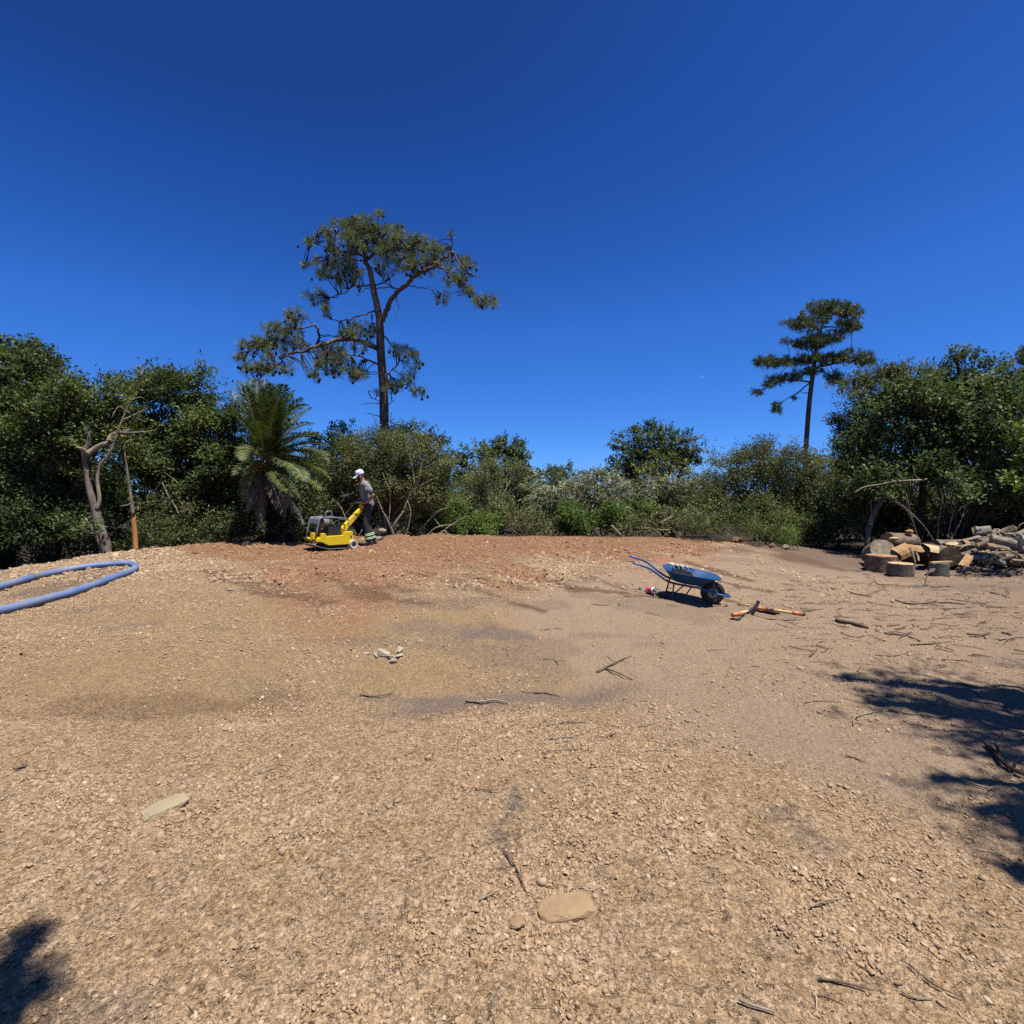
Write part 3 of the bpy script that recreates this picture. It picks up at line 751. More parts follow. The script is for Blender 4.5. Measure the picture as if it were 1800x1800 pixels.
bush('yellow_tree', 'yellow green leafy treetop tucked in front of the round dark tree', 'tree', 23.0, [(1160, 815, 24, 17), (1182, 805, 16, 10), (1130, 828, 24, 14)], L_YEL, group=SH, leaf=.12, dens=1.5, r0=.06, tint0=.3)
bush('olive_bush', 'tall olive fine leaved bush left of the far right pine', 'bush', 16.4,
     [(1290, 830, 50, 46), (1345, 815, 50, 42), (1395, 835, 50, 45), (1310, 880, 65, 42), (1375, 885, 60, 45), (1255, 880, 40, 42), (1430, 860, 42, 60), (1340, 790, 24, 22), (1430, 910, 45, 45)], L_OLIVE, group=SH, leaf=.075, aspect=.36, dens=1.6, stems=5, r0=.05, rag=.28, tint0=.33, bark=TWIG, leafname='foliage', twigs=12, sprig=.12, up=.2)
bush('olive_bush', 'darker shrub behind the wooden post, thick with bare twigs', 'bush', 14.2, [(1290, 915, 40, 32), (1240, 925, 35, 25), (1350, 905, 45, 35), (1420, 925, 50, 35), (1480, 915, 45, 45)], L_DARK, group=SH, leaf=.06, dens=1.1, stems=6, r0=.025, tint0=.75, bark=TWIG_D, leafname='foliage', twigs=14)
bush('grass_bush', 'yellow green feathery shrub right behind the wooden post', 'bush', 13.4, [(1345, 935, 28, 22), (1325, 925, 18, 16), (1372, 940, 18, 14)], L_YEL, group=SH, leaf=.10, aspect=.16, dens=1.1, stems=6, r0=.015, tint0=.12, leafname='foliage', up=.1)
bush('grass_bush', 'small bright green feathery tuft bush left of the log pile', 'bush', 12.9, [(1384, 945, 16, 17)], L_BRIGHT, group=SH, leaf=.09, aspect=.16, dens=1.5, stems=4, r0=.012, tint0=.65, leafname='foliage', up=.1)
bush('broadleaf_tree', 'big glossy leaved tree hanging over the log pile', 'tree', 12.8,
     [(1580, 735, 62, 42), (1650, 705, 62, 36), (1725, 705, 60, 36), (1540, 790, 50, 42), (1770, 745, 55, 50), (1620, 770, 60, 36), (1700, 770, 70, 36), (1760, 820, 60, 38), (1590, 820, 45, 28), (1680, 840, 40, 22, -.6), (1820, 700, 60, 60), (1840, 800, 60, 60), (1620, 730, 60, 40), (1690, 750, 70, 40), (1545, 845, 40, 34), (1640, 815, 60, 34), (1740, 850, 50, 30), (1600, 690, 40, 28)], L_GLOSS, group=SH, leaf=.105, aspect=.52, dens=2.3, r0=.03, twigs=2, base=1680, rag=.2, tint0=.5, inner=.3, per=12)
bush('background_tree', 'grey green tree rising behind the left shoulder of the glossy tree', 'tree', 17.0, [(1560, 690, 70, 38), (1510, 725, 42, 45), (1490, 780, 32, 40), (1600, 665, 45, 25), (1475, 830, 35, 50), (1520, 800, 40, 60)], L_OLIVE, group=SH, leaf=.085, dens=2.4, r0=.14, tint0=.18, rag=.24)
bush('background_tree', 'dark tree with the highest leafy top on the right, behind the glossy tree', 'tree', 18.0, [(1690, 655, 52, 30), (1735, 665, 50, 32), (1660, 680, 40, 26), (1775, 685, 40, 30), (1720, 700, 70, 30), (1680, 630, 22, 14), (1830, 720, 60, 60)], L_DARK, group=SH, leaf=.11, dens=1.6, r0=.16, tint0=.55, sprig=.1)
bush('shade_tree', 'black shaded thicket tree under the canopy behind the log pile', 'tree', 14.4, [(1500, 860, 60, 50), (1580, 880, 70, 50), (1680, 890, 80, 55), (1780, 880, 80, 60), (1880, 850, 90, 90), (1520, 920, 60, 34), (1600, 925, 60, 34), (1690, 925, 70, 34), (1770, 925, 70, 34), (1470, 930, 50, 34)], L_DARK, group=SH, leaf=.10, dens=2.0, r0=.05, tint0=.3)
bush('low_bush', 'leafy spray hanging in front of the black shade under the glossy tree', 'bush', 11.9, [(1690, 855, 24, 14), (1665, 842, 14, 12), (1705, 868, 14, 8), (1560, 865, 22, 12), (1590, 855, 14, 8)], L_GLOSS, group=SH, leaf=.10, dens=.9, stems=2, r0=.018, tint0=.65, leafname='foliage', bark=TWIG)
bush('edge_tree', 'pale leaved tree branch reaching in at the right edge over the logs', 'tree', 9.7, [(1806, 800, 20, 44), (1796, 842, 20, 10), (1840, 760, 40, 40), (1796, 760, 12, 18)], L_BRIGHT, group=SH, leaf=.12, aspect=.55, dens=.8, r0=.05, base=1880, tint0=.55)

# far wood seen through the gaps, one mass
lob = []
for i in range(46):
    u = -700 + i * 72 + random.uniform(-15, 15); D = random.uniform(27, 40)
    v = 855 + random.uniform(-12, 18) - (25 if u < 500 or u > 1300 else 0)
    lob.append(lobes_px([(u, v, 55, 30)], D)[0])
    lob.append(lobes_px([(u + 30, v + 45, 60, 35)], D - 3)[0])
o, n = crown_leaves('far_woodland', lob, L_DARK, None, leaf=.28, dens=.75, clump=.4, tint0=.45)
NLEAF += n
tag(o, 'dark woodland far behind the clearing seen through gaps', 'woodland', kind='stuff')
print('LEAVES', NLEAF)

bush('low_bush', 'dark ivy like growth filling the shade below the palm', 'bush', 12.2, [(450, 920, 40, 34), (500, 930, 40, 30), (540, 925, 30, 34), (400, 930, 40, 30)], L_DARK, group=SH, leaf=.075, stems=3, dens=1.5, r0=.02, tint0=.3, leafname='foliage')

# ---- pines
def px_line(pts, D, dy0=0, dy1=0, n=5):
    q = []
    for i, (u, v) in enumerate(pts):
        q.append(at(u, v, D + dy0 + (dy1 - dy0) * i / max(1, len(pts) - 1)))
    return spline(q, n)

def pine(name, label, D, trunk, limbs, tufts, mat, needle, per_tuft, tuft_r, cones, trunk_r, group):
    tp = px_line(trunk, D)
    tp = [Vector((tp[0].x, tp[0].y, gz(tp[0].x, tp[0].y)))] + tp if tp[0].z > gz(tp[0].x, tp[0].y) + .1 else tp
    base = tp[0].copy()
    t = thing(name, label, 'pine tree', base, group)
    mb = MB(); mb.tube(tp, lerp_list(trunk_r, len(tp)), 12, jit=.05)
    sk = [p for p in tp[len(tp) // 3:]]
    lm = MB()
    for pts, r0, r1, dy in limbs:
        lp = px_line(pts, D, 0, dy)
        lp = [p + Vector((random.gauss(0, .02), random.gauss(0, .03), random.gauss(0, .02))) for p in lp]
        lm.tube(lp, lerp_list([r0 * .68, r1 * .7], len(lp)), 7, jit=.08)
        sk += lp
    ska = np.array([tuple(p) for p in sk])
    tw = MB(); PO = []; AX = []
    cn = MB()
    for (u, v, ru, rv, n) in tufts:
        for k in range(int(n * 1.45)):
            a = random.uniform(0, 2 * math.pi); r = math.sqrt(random.random()) * 1.08
            uu, vv = u + ru * r * math.cos(a), v + rv * r * math.sin(a)
            p0 = at(uu, vv, D); dd = np.hypot(ska[:, 0] - p0.x, ska[:, 2] - p0.z); j = int(np.argmin(dd))
            dep = ska[j, 1] + random.gauss(0, .5) + random.gauss(0, .35) * min(2, dd[j])
            p = at(uu, vv, dep)
            e = np.linalg.norm(ska - np.array(p), axis=1); j = int(np.argmin(e)); q = Vector(ska[j])
            if e[j] > .25:
                m1 = q.lerp(p, .5) + Vector((random.gauss(0, .08), random.gauss(0, .08), random.gauss(.05, .08)))
                tw.tube(spline([q, m1, p], 3), lerp_list([.022, .010], 7), 4, cap=False)
            ax = ((p - q).normalized() * .6 + Vector((random.gauss(0, .3), random.gauss(0, .3), .7))).normalized()
            PO.append(p); AX.append(ax)
            if random.random() < cones:
                c = p + Vector((random.gauss(0, .10), random.gauss(0, .1), random.gauss(-.1, .06)))
                cn.lathe([(0, -.07), (.045, -.045), (.055, 0), (.035, .05), (0, .075)], 6, 'z', c)
    PO = np.array(PO); AX = np.array(AX); n = len(PO)
    i = np.repeat(np.arange(n), per_tuft); m = len(i)
    off = rng.uniform(-.6, .35, m)[:, None] * AX[i] * tuft_r * .6
    d = unit(AX[i] * .55 + sphere_dirs(m))
    L = tuft_r * rng.uniform(.7, 1.15, m) * np.repeat(rng.uniform(.5, 1.08, n), per_tuft)
    nr = sphere_dirs(m)
    tn = np.clip(np.repeat(rng.normal(.5, .16, n), per_tuft) + rng.normal(0, .12, m), 0, 1)
    me = leaf_mesh('crown', PO[i] + off, d, nr, L, np.full(m, needle), tn, 0)
    link('crown', me, mat, t)
    mb.build('trunk', BARK_P, t, smooth=True)
    lm.build('limbs', BARK_P, t, smooth=True)
    tag(tw.build('twigs', BARK_D, t), kind='stuff')
    if cn.v: tag(cn.build('pine_cones', pm('cone', (.045, .028, .02), (.02, .013, .01), 20), t), kind='stuff')
    inv = Matrix.Translation(-base)
    for ch in t.children: ch.data.transform(inv)
    return t

PG = 'tall pines rising above the bushes'
limbs = [
    ([(642, 463), (640, 450), (622, 446), (594, 456), (575, 452)], .11, .03, .8),
    ([(642, 463), (655, 447), (672, 444), (700, 440), (725, 432)], .10, .03, -.6),
    ([(672, 444), (660, 428), (645, 417), (632, 400), (625, 385)], .06, .02, .4),
    ([(645, 455), (630, 430), (612, 415), (590, 412)], .06, .02, -.8),
    ([(645, 460), (618, 455), (600, 440), (580, 436), (548, 426)], .05, .02, .5),
    ([(672, 566), (680, 544), (694, 519), (714, 500), (733, 483), (761, 469), (780, 455), (794, 443)], .16, .06, -1.4),
    ([(761, 469), (775, 472), (803, 489), (830, 511), (844, 528), (868, 530)], .07, .02, -1.6),
    ([(794, 443), (800, 447), (811, 467), (828, 483), (846, 487)], .05, .02, -1.5),
    ([(794, 443), (795, 425), (792, 412)], .03, .015, -1.2),
    ([(733, 483), (720, 468), (712, 452), (716, 440)], .05, .02, -1.2),
    ([(714, 500), (735, 505), (765, 510), (782, 528)], .035, .012, -.4),
    ([(662, 611), (636, 601), (611, 596), (589, 597), (567, 606), (533, 617), (511, 622), (483, 644), (450, 669)], .15, .03, -2.2),
    ([(558, 607), (560, 590), (560, 583), (553, 571), (539, 575), (505, 579), (483, 574)], .07, .03, -1.2),
    ([(511, 622), (528, 605), (533, 590), (520, 575)], .035, .015, -1.6),
    ([(533, 617), (505, 600), (470, 603), (440, 615)], .045, .015, -2.4),
    ([(664, 639), (636, 628), (605, 622), (580, 617)], .06, .02, -1.2),
    ([(675, 589), (692, 611), (701, 628), (700, 639), (680, 658)], .05, .035, -.8),
    ([(701, 636), (722, 622), (735, 618)], .03, .012, -.8),
    ([(680, 658), (700, 668), (715, 684), (738, 690)], .03, .01, -.8),
    ([(658, 546), (639, 553), (619, 560), (594, 564), (567, 555), (553, 557)], .05, .015, -.8),
    ([(656, 552), (651, 586), (651, 605)], .04, .02, -.4),
    ([(654, 501), (622, 503), (600, 517), (578, 525)], .05, .015, .8),
    ([(656, 500), (678, 499), (697, 508)], .045, .03, -.5),
    ([(655, 510), (680, 505), (700, 508)], .035, .025, -.5),
    ([(650, 505), (636, 512), (628, 520)], .03, .01, -.5),
    ([(697, 520), (700, 540), (695, 562)], .03, .01, -.3),
    ([(671, 711), (655, 708), (636, 710)], .03, .012, -.3), ([(669, 733), (655, 728), (642, 724)], .03, .012, -.3),
    ([(671, 708), (662, 703), (653, 701)], .025, .01, .2), ([(680, 713), (687, 708), (694, 704)], .025, .01, -.2),
]
tufts = [(610, 415, 45, 30, 60), (655, 420, 45, 26, 50), (585, 465, 38, 24, 34), (605, 485, 35, 18, 24), (718, 438, 55, 24, 56), (690, 465, 40, 20, 26), (735, 468, 36, 16, 18), (632, 395, 26, 14, 18),
         (765, 445, 22, 16, 12), (803, 468, 22, 20, 10), (822, 478, 16, 14, 8), (790, 492, 24, 10, 9), (812, 508, 20, 12, 8), (776, 522, 12, 12, 6), (842, 532, 9, 9, 5), (862, 530, 13, 9, 8), (545, 424, 11, 5, 5), (535, 465, 8, 3, 3),
         (558, 522, 20, 14, 10), (576, 540, 11, 9, 6), (666, 378, 4, 5, 3), (793, 412, 3, 4, 2), (690, 405, 18, 10, 8),
         (519, 556, 18, 12, 12), (488, 580, 24, 11, 18), (450, 606, 28, 10, 16), (475, 610, 35, 18, 20), (425, 625, 9, 8, 5), (444, 648, 16, 13, 9), (480, 640, 30, 15, 14), (506, 648, 10, 9, 4), (520, 603, 24, 18, 12),
         (575, 620, 38, 18, 28), (590, 644, 34, 14, 24), (628, 658, 16, 10, 14), (552, 660, 14, 6, 5), (632, 580, 30, 12, 22), (605, 590, 18, 7, 8), (640, 610, 24, 9, 8),
         (700, 618, 28, 9, 10), (725, 640, 13, 22, 9), (694, 682, 16, 10, 12), (735, 690, 12, 7, 6), (714, 665, 18, 10, 7), (664, 690, 5, 5, 2)]
trunkA = [(677, 800), (676, 761), (674, 683), (669, 614), (668, 572), (664, 544), (658, 517), (654, 494), (649, 472), (642, 461)]
pine('pine_tree', 'tall lopsided pine left of centre with sparse crown and long left limb', 20.0, trunkA, limbs, tufts, L_PINE, .0125, 54, .30, .35, [.19, .175, .16, .14, .12, .10, .08], PG)

tl = 28.0
trunkB = [(1416, 830), (1416, 800), (1422, 714), (1427, 673), (1433, 630), (1436, 601), (1442, 584), (1450, 560), (1462, 545)]
limbsB = [([(1442, 584), (1425, 570), (1400, 570)], .08, .03, -.4), ([(1445, 575), (1470, 575), (1495, 570)], .07, .02, .4), ([(1450, 562), (1475, 548), (1500, 545)], .06, .02, -.4), ([(1436, 601), (1415, 604), (1385, 606)], .06, .02, .4),
          ([(1437, 606), (1455, 598), (1475, 595)], .06, .02, -.4), ([(1433, 628), (1405, 634), (1370, 637), (1335, 638)], .09, .02, -.5), ([(1431, 648), (1460, 640), (1490, 636), (1525, 638)], .11, .02, -.5), ([(1430, 640), (1428, 620), (1426, 605)], .06, .03, .3),
          ([(1424, 672), (1400, 668), (1370, 668), (1345, 682), (1330, 690)], .08, .015, -.8), ([(1421, 674), (1400, 692), (1380, 703), (1362, 716)], .06, .02, -.8), ([(1421, 692), (1412, 690), (1404, 686)], .04, .015, .3), ([(1428, 650), (1455, 658), (1472, 675)], .05, .015, .4), ([(1430, 650), (1420, 655), (1405, 652)], .04, .015, .2)]
tuftsB = [(1462, 540, 45, 10, 54), (1492, 552, 24, 9, 22), (1396, 570, 20, 7, 15), (1430, 558, 28, 12, 31), (1492, 571, 22, 8, 21), (1482, 583, 14, 5, 9), (1416, 603, 42, 9, 42), (1450, 594, 30, 9, 29), (1367, 636, 40, 8, 38), (1338, 636, 14, 6, 10), (1407, 632, 24, 7, 21),
          (1459, 629, 30, 9, 26), (1497, 627, 38, 10, 39), (1523, 637, 14, 7, 12), (1422, 653, 28, 5, 14), (1381, 664, 30, 6, 22), (1355, 673, 20, 5, 12), (1332, 690, 8, 3, 5), (1465, 661, 18, 7, 12), (1471, 673, 12, 7, 9), (1364, 717, 8, 8, 9), (1393, 698, 5, 4, 2), (1420, 578, 20, 8, 12)]
pine('pine_tree', 'slender dark pine on the right with flat layered crown above the olive bush', tl, trunkB, limbsB, tuftsB, L_PINE2, .023, 44, .33, 0, [.135, .125, .115, .085, .06, .035], PG)
pine('pine_tree', 'pine tip just poking in at the right edge above the dark treetop', 24.0, [(1900, 830), (1890, 700), (1880, 560), (1878, 470)], [([(1888, 640), (1840, 632), (1800, 625)], .07, .02, 0), ([(1886, 600), (1850, 590), (1825, 590)], .06, .02, 0), ([(1882, 560), (1920, 545)], .06, .02, 0)],
     [(1806, 626, 16, 14, 26), (1840, 600, 30, 22, 40), (1880, 540, 40, 40, 60), (1800, 655, 8, 6, 5), (1835, 660, 25, 12, 15)], L_PINE2, .024, 44, .33, .3, [.26, .2, .12, .04], PG)

# ---- palm
def palm():
    D = 12.6
    c = at(468, 812, D)
    base = Vector((c.x, c.y + .1, gz(c.x, c.y + .1)))
    t = thing('palm_tree', 'date palm with arching green fronds and dead brown skirt beside the big rounded tree', 'palm tree', base)
    mb = MB()
    tp = [base - Vector((0, 0, .1)), base.lerp(c, .5), c + Vector((0, 0, -.1))]
    mb.tube(spline(tp, 4), lerp_list([.30, .26, .30], 9), 12, jit=.12)
    mb.build('trunk', BARK_D, t).data.transform(Matrix.Translation(-base))
    # stubs of cut leaf bases
    sb = MB()
    for i in range(60):
        a = i * 2.4; h = random.uniform(.25, 1); p = base.lerp(c, h) + Vector((math.cos(a) * .27, math.sin(a) * .27, 0))
        sb.tube([p, p + Vector((math.cos(a) * .12, math.sin(a) * .12, .16))], [.045, .02], 5, sq=.5)
    tag(sb.build('leaf_bases', pm('leafbase', (.20, .14, .08), (.09, .06, .035), 10, .95, .01), t), kind='stuff').data.transform(Matrix.Translation(-base))
    fr = MB()
    for i in range(34):
        a = random.uniform(-2.6, .6); p = c + Vector((random.uniform(-.12, .22), -.28 - random.random() * .1, random.uniform(-.25, .05)))
        fr.tube([p, p + Vector((random.gauss(0, .08), -.12, random.uniform(-.05, .14)))], [.008, .014], 4)
    tag(fr.build('fruit_stalks', pm('fruit', (.45, .18, .035), (.30, .11, .03), 20, .6), t), kind='stuff').data.transform(Matrix.Translation(-base))

    def frond(p0, p1, p2, mat, tint, L0=.38, droop=.3, dead=False):
        n = 60
        tt = np.linspace(0, 1, n)[:, None]
        a, b, d = np.array(p0), np.array(p1), np.array(p2)
        cur = (1 - tt) ** 2 * a + 2 * (1 - tt) * tt * b + tt ** 2 * d
        tan = unit(2 * (1 - tt) * (b - a) + 2 * tt * (d - b))
        side = unit(np.cross(tan, np.array([0, 0, 1.0]) + .001))
        upv = np.cross(side, tan)
        PO, DI, NO, LE = [], [], [], []
        for sgn in (-1, 1):
            for rep in range(2):
                m = tt[:, 0] > .12
                k = m.sum()
                ln = L0 * np.sin(np.pi * np.clip(.12 + .86 * tt[m, 0], 0, 1)) ** .6 * rng.uniform(.85, 1.1, k)
                dd = unit(side[m] * sgn * (.75 + .1 * rng.normal(0, 1, (k, 1))) + tan[m] * (.75) + upv[m] * (.42 + .12 * rng.normal(0, 1, (k, 1))) + np.array([0, 0, -droop]))
                PO.append(cur[m] + tan[m] * rng.uniform(-.02, .02, (k, 1))); DI.append(dd); NO.append(upv[m] + side[m] * -sgn * .5 + rng.normal(0, .2, (k, 3))); LE.append(ln)
        PO = np.concatenate(PO); DI = np.concatenate(DI); NO = np.concatenate(NO); LE = np.concatenate(LE)
        me = leaf_mesh('frond', PO, DI, NO, LE, np.full(len(LE), .024), np.clip(tint + rng.normal(0, .1, len(LE)), 0, 1), .15)
        # rachis
        k = len(me.vertices)
        o = link('frond', me, [mat], t)
        rb = MB(); rb.tube([Vector(q) for q in cur[::4]] + [Vector(cur[-1])], lerp_list([.03, .018, .006], len(cur[::4]) + 1), 5)
        r_ = rb.build('midrib', pm('rachis', (.30, .30, .10), (.20, .20, .06), 10, .5) if not dead else pm('rachis_dead', (.34, .29, .22), (.2, .17, .12), 10, .9), o)
        for q in (o, r_): q.data.transform(Matrix.Translation(-base))
        return o
    # (control px, tip px, depth of control, depth of tip)
    FR = [((440, 728), (419, 672), .2, .3), ((446, 716), (440, 668), .5, .9), ((458, 720), (478, 676), -.2, -.3), ((481, 722), (517, 688), .3, .6), ((500, 720), (538, 712), -.1, -.2), ((503, 742), (545, 718), .6, 1.2),
          ((505, 744), (548, 744), -.4, -.8), ((518, 772), (572, 782), .3, .5), ((533, 772), (572, 812), -.3, -.7), ((538, 800), (578, 842), .1, .1), ((512, 800), (534, 845), -.9, -1.4), ((488, 838), (522, 874), -.9, -1.3),
          ((440, 815), (420, 834), -.8, -1.2), ((446, 770), (430, 808), -.7, -1.4), ((430, 750), (408, 690), .2, .4), ((462, 770), (452, 742), -.9, -1.7), ((472, 745), (490, 700), -.5, -1.0), ((455, 730), (458, 690), .9, 1.6),
          ((490, 750), (520, 735), .8, 1.6), ((430, 780), (400, 770), .3, .6), ((440, 745), (400, 720), -.2, -.5), ((512, 765), (556, 760), -.6, -1.0), ((470, 735), (468, 690), -.3, -.5), ((525, 800), (560, 860), -.6, -.9), ((520, 790), (556, 830), .6, 1.0),
          ((440, 830), (432, 880), -.5, -.7), ((450, 722), (452, 666), .1, .2), ((462, 722), (466, 668), .4, .8), ((488, 715), (500, 677), -.2, -.4), ((492, 725), (512, 694), .4, .8), ((440, 735), (430, 680), -.3, -.5), ((498, 730), (530, 702), .2, .2), ((476, 720), (488, 682), -.6, -1.0), ((515, 755), (566, 768), .1, .2), ((520, 780), (574, 800), -.5, -.8)]
    for (cu, tu, d1, d2) in FR:
        p0 = c + Vector((random.uniform(-.08, .08), random.uniform(-.08, .08), .05))
        frond(p0, at(*cu, D + d1), at(*tu, D + d2), L_PALM, random.uniform(.3, .55) + (.3 if tu[1] > 800 else 0), L0=random.uniform(.36, .46))
    DE = [((500, 855), (533, 920), -.8, -1.0), ((485, 860), (498, 905), -.9, -1.0), ((445, 850), (438, 898), -.7, -.8), ((455, 880), (460, 930), -.6, -.7)]
    for (cu, tu, d1, d2) in DE:
        o = frond(c + Vector((0, -.15, -.15)), at(*cu, D + d1), at(*tu, D + d2), L_DEAD, random.uniform(.3, .9), L0=.3, droop=1.0, dead=True)
        tag(o, 'dead hanging frond, dry grey brown')
palm()

# ---- snapped trunk, sapling, posts
def polyline_tree(name, label, cat, D, stems, bark, jit=.10, parts=True):
    b = P(*stems[0][1][0]); D = b.y
    t = thing(name, label, cat, b)
    for i, (nm, pts, rad, dy) in enumerate(stems):
        q = []
        for j, (u, v) in enumerate(pts):
            q.append(at(u, v, D + dy * j / max(1, len(pts) - 1)))
        if i == 0: q[0] = b - Vector((0, 0, .06))
        sp = spline(q, 4)
        mb = MB(); mb.tube(sp, lerp_list([r * D / F for r in rad], len(sp)), 10, jit=jit)
        o = mb.build(nm, bark if not isinstance(bark, dict) else bark.get(nm, bark['trunk']), t, smooth=True)
        o.data.transform(Matrix.Translation(-b))
    return t

WOOD_O = pm('raw_wood_orange', (.50, .26, .09), (.36, .16, .05), 6, .8, .004, .2, stretch=(3, 3, .4))
dead = polyline_tree('snapped_tree', 'dead grey trunk with snapped fork top and thin curved second stem at left', 'dead tree', 10.5, [
    ('trunk', [(188, 971), (184, 950), (176, 928), (166, 890), (156, 857), (151, 818), (149.5, 793), (155, 780), (157, 765), (160.5, 752)], [8.2, 7.6, 7.0, 6.2, 5.0, 4.2, 5.6, 3.6, 2.6, 1.0], .1),
    ('stub', [(150, 795), (143, 789), (134, 786)], [4, 3, 1.6], -.2),
    ('limb', [(152, 798), (160, 793), (174, 784), (190, 778), (194, 766), (212, 760), (236, 754)], [5, 4.5, 4, 4, 3.5, 3, 1.5], .4),
    ('stem', [(170, 896), (175, 877), (171, 844), (176, 818), (192, 798), (204, 770), (215, 739), (225, 716), (236, 693), (252, 648)], [3.2, 3, 2.7, 2.6, 2.5, 2.2, 1.8, 1.5, 1.2, .6], .3),
    ('stub', [(180, 966), (165, 935), (150, 911)], [2.8, 2.5, 1.8], -.15),
    ('twig', [(212, 760), (240, 760), (268, 757)], [1.4, 1, .5], .4), ('twig', [(222, 722), (240, 735), (258, 742)], [1, .8, .4], .3), ('twig', [(222, 722), (208, 715), (196, 735)], [1, .7, .4], -.3),
    ('twig', [(216, 738), (238, 728), (262, 716)], [1, .8, .4], .5), ('twig', [(230, 704), (245, 698), (255, 702)], [.9, .6, .3], .2)],
    {'trunk': BARK_G, 'stem': TWIG, 'limb': TWIG, 'twig': TWIG, 'stub': TWIG})
lob = lobes_px([(232, 690, 16, 26, 0), (245, 655, 10, 14, 0), (222, 770, 30, 14, .2), (258, 752, 20, 12, .3), (205, 795, 26, 10, .2), (236, 800, 24, 14, .3)], 10.8)
o, n = crown_leaves('leaves', lob, L_YEL, dead, leaf=.075, dens=.35, tint0=.25, per=7, inner=.5)
o.data.transform(Matrix.Translation(-Vector(dead.location)))

sap = polyline_tree('stripped_sapling', 'slender bare sapling with lower bark stripped to orange wood right of the snapped trunk', 'dead tree', 10.8, [
    ('stripped_base', [(238.5, 968), (236.5, 935), (234, 905)], [4.4, 3.9, 3.4], .02), ('trunk', [(234, 906), (231, 880), (227.5, 857), (223, 822), (219, 790), (221, 765)], [3.3, 2.7, 2.2, 1.6, 1.0, .5], .1),
    ('twig', [(231, 885), (222, 888), (210, 890)], [1.0, .8, .4], -.1)], {'trunk': BARK_G, 'stripped_base': WOOD_O, 'twig': TWIG})

def bare_stems(name, label, D, stems, bark=TWIG, cat='shrub'):
    pts = [p for s in stems for p in s[0]]
    u0, v0 = stems[0][0][0]
    b = at(u0, v0, D)
    t = thing(name, label, cat, b)
    for s in stems:
        q = [at(u, v, D + s[2] * j / max(1, len(s[0]) - 1)) for j, (u, v) in enumerate(s[0])]
        sp = spline(q, 4)
        mb = MB(); mb.tube(sp, lerp_list([r * D / F for r in s[1]], len(sp)), 7, jit=.08)
        mb.build('stem', bark, t, smooth=True).data.transform(Matrix.Translation(-b))
    return t

bare_stems('bare_shrub', 'pale grey forked bare stems just right of the worker', 13.6, [([(692, 943), (688, 930), (684, 922), (679, 910), (672, 898)], [2.6, 2.2, 2, 1.8, 1.3], -.1), ([(686, 931), (700, 912), (709, 898), (716, 880), (724, 862), (738, 840)], [2.2, 2, 1.8, 1.6, 1.2, .7], .3),
    ([(683, 920), (685, 900), (686, 870), (685, 845), (687, 828)], [1, 1, .9, .8, .6], .3), ([(672, 898), (667, 885), (662, 872)], [1.2, .8, .5], .1), ([(685, 862), (678, 845), (672, 830)], [.8, .6, .4], .2), ([(716, 880), (722, 900), (718, 925), (714, 942)], [.8, .9, 1, 1.1], -.1), ([(724, 862), (745, 850), (760, 842)], [.8, .6, .4], .2), ([(738, 840), (740, 820), (748, 800)], [.7, .5, .4], .2), ([(730, 852), (726, 830), (722, 806)], [.7, .5, .4], .2)])
bare_stems('bare_shrub', 'grey leafless twigs left of the worker above the compactor', 13.8, [([(612, 925), (606, 908), (598, 890), (584, 876)], [1.2, 1.1, .9, .4], 0), ([(606, 908), (612, 898), (620, 888)], [.7, .5, .3], 0), ([(598, 872), (606, 872), (622, 866)], [.6, .8, .5], 0), ([(594, 890), (603, 878), (610, 868)], [.7, .6, .4], 0), ([(600, 865), (608, 872), (614, 872)], [.4, .5, .4], 0)])
bare_stems('bare_shrub', 'tangle of bleached bare twigs right of the stripped sapling', 12.0, [([(303, 960), (285, 940), (270, 925), (255, 905)], [1.2, 1.2, .9, .4], 0), ([(316, 908), (308, 890), (296, 872), (285, 848)], [1.2, 1.2, 1, .7], 0), ([(296, 872), (305, 868), (312, 866)], [.7, .5, .4], 0), ([(300, 955), (292, 948), (280, 942)], [.9, .7, .4], 0), ([(314, 850), (300, 838), (288, 830)], [.7, .5, .3], 0), ([(248, 960), (244, 930), (243, 890)], [.9, .9, .6], 0), ([(272, 864), (280, 850), (286, 835)], [.6, .6, .4], 0)])
bare_stems('bare_shrub', 'crooked pale branch arching in front of the shade under the glossy tree', 12.2, [([(1502, 866), (1520, 856), (1545, 852), (1575, 846), (1618, 844), (1630, 842)], [1.2, 1.4, 1.4, 1.5, 1.8, 1.4], -.2), ([(1618, 844), (1608, 835), (1604, 815)], [1.2, 1, .8], .1), ([(1565, 848), (1556, 856), (1550, 866)], [.7, .6, .4], 0), ([(1612, 848), (1606, 858), (1608, 868)], [.8, .6, .4], 0), ([(1690, 838), (1700, 852), (1718, 862)], [.6, .7, .4], 0)])
bare_stems('bare_tree', 'leaning grey trunk in the shade left of the log pile', 12.6, [([(1524, 962), (1528, 925), (1540, 895), (1555, 872)], [4.5, 4.5, 4.2, 3.5], .4), ([(1528, 925), (1532, 900), (1530, 880)], [1.4, 1, .6], 0)], BARK_G, 'tree')
bare_stems('bare_tree', 'dark upright trunk in the shade right behind the log pile', 13.2, [([(1610, 950), (1618, 900), (1622, 850), (1615, 800)], [6, 5.5, 5, 4], .3)], BARK_D, 'tree')
bare_stems('bare_tree', 'thin dark trunk in the shade far right behind the logs', 13.6, [([(1752, 950), (1758, 910), (1755, 870), (1748, 840)], [3, 2.6, 2.4, 2], .3)], BARK_D, 'tree')

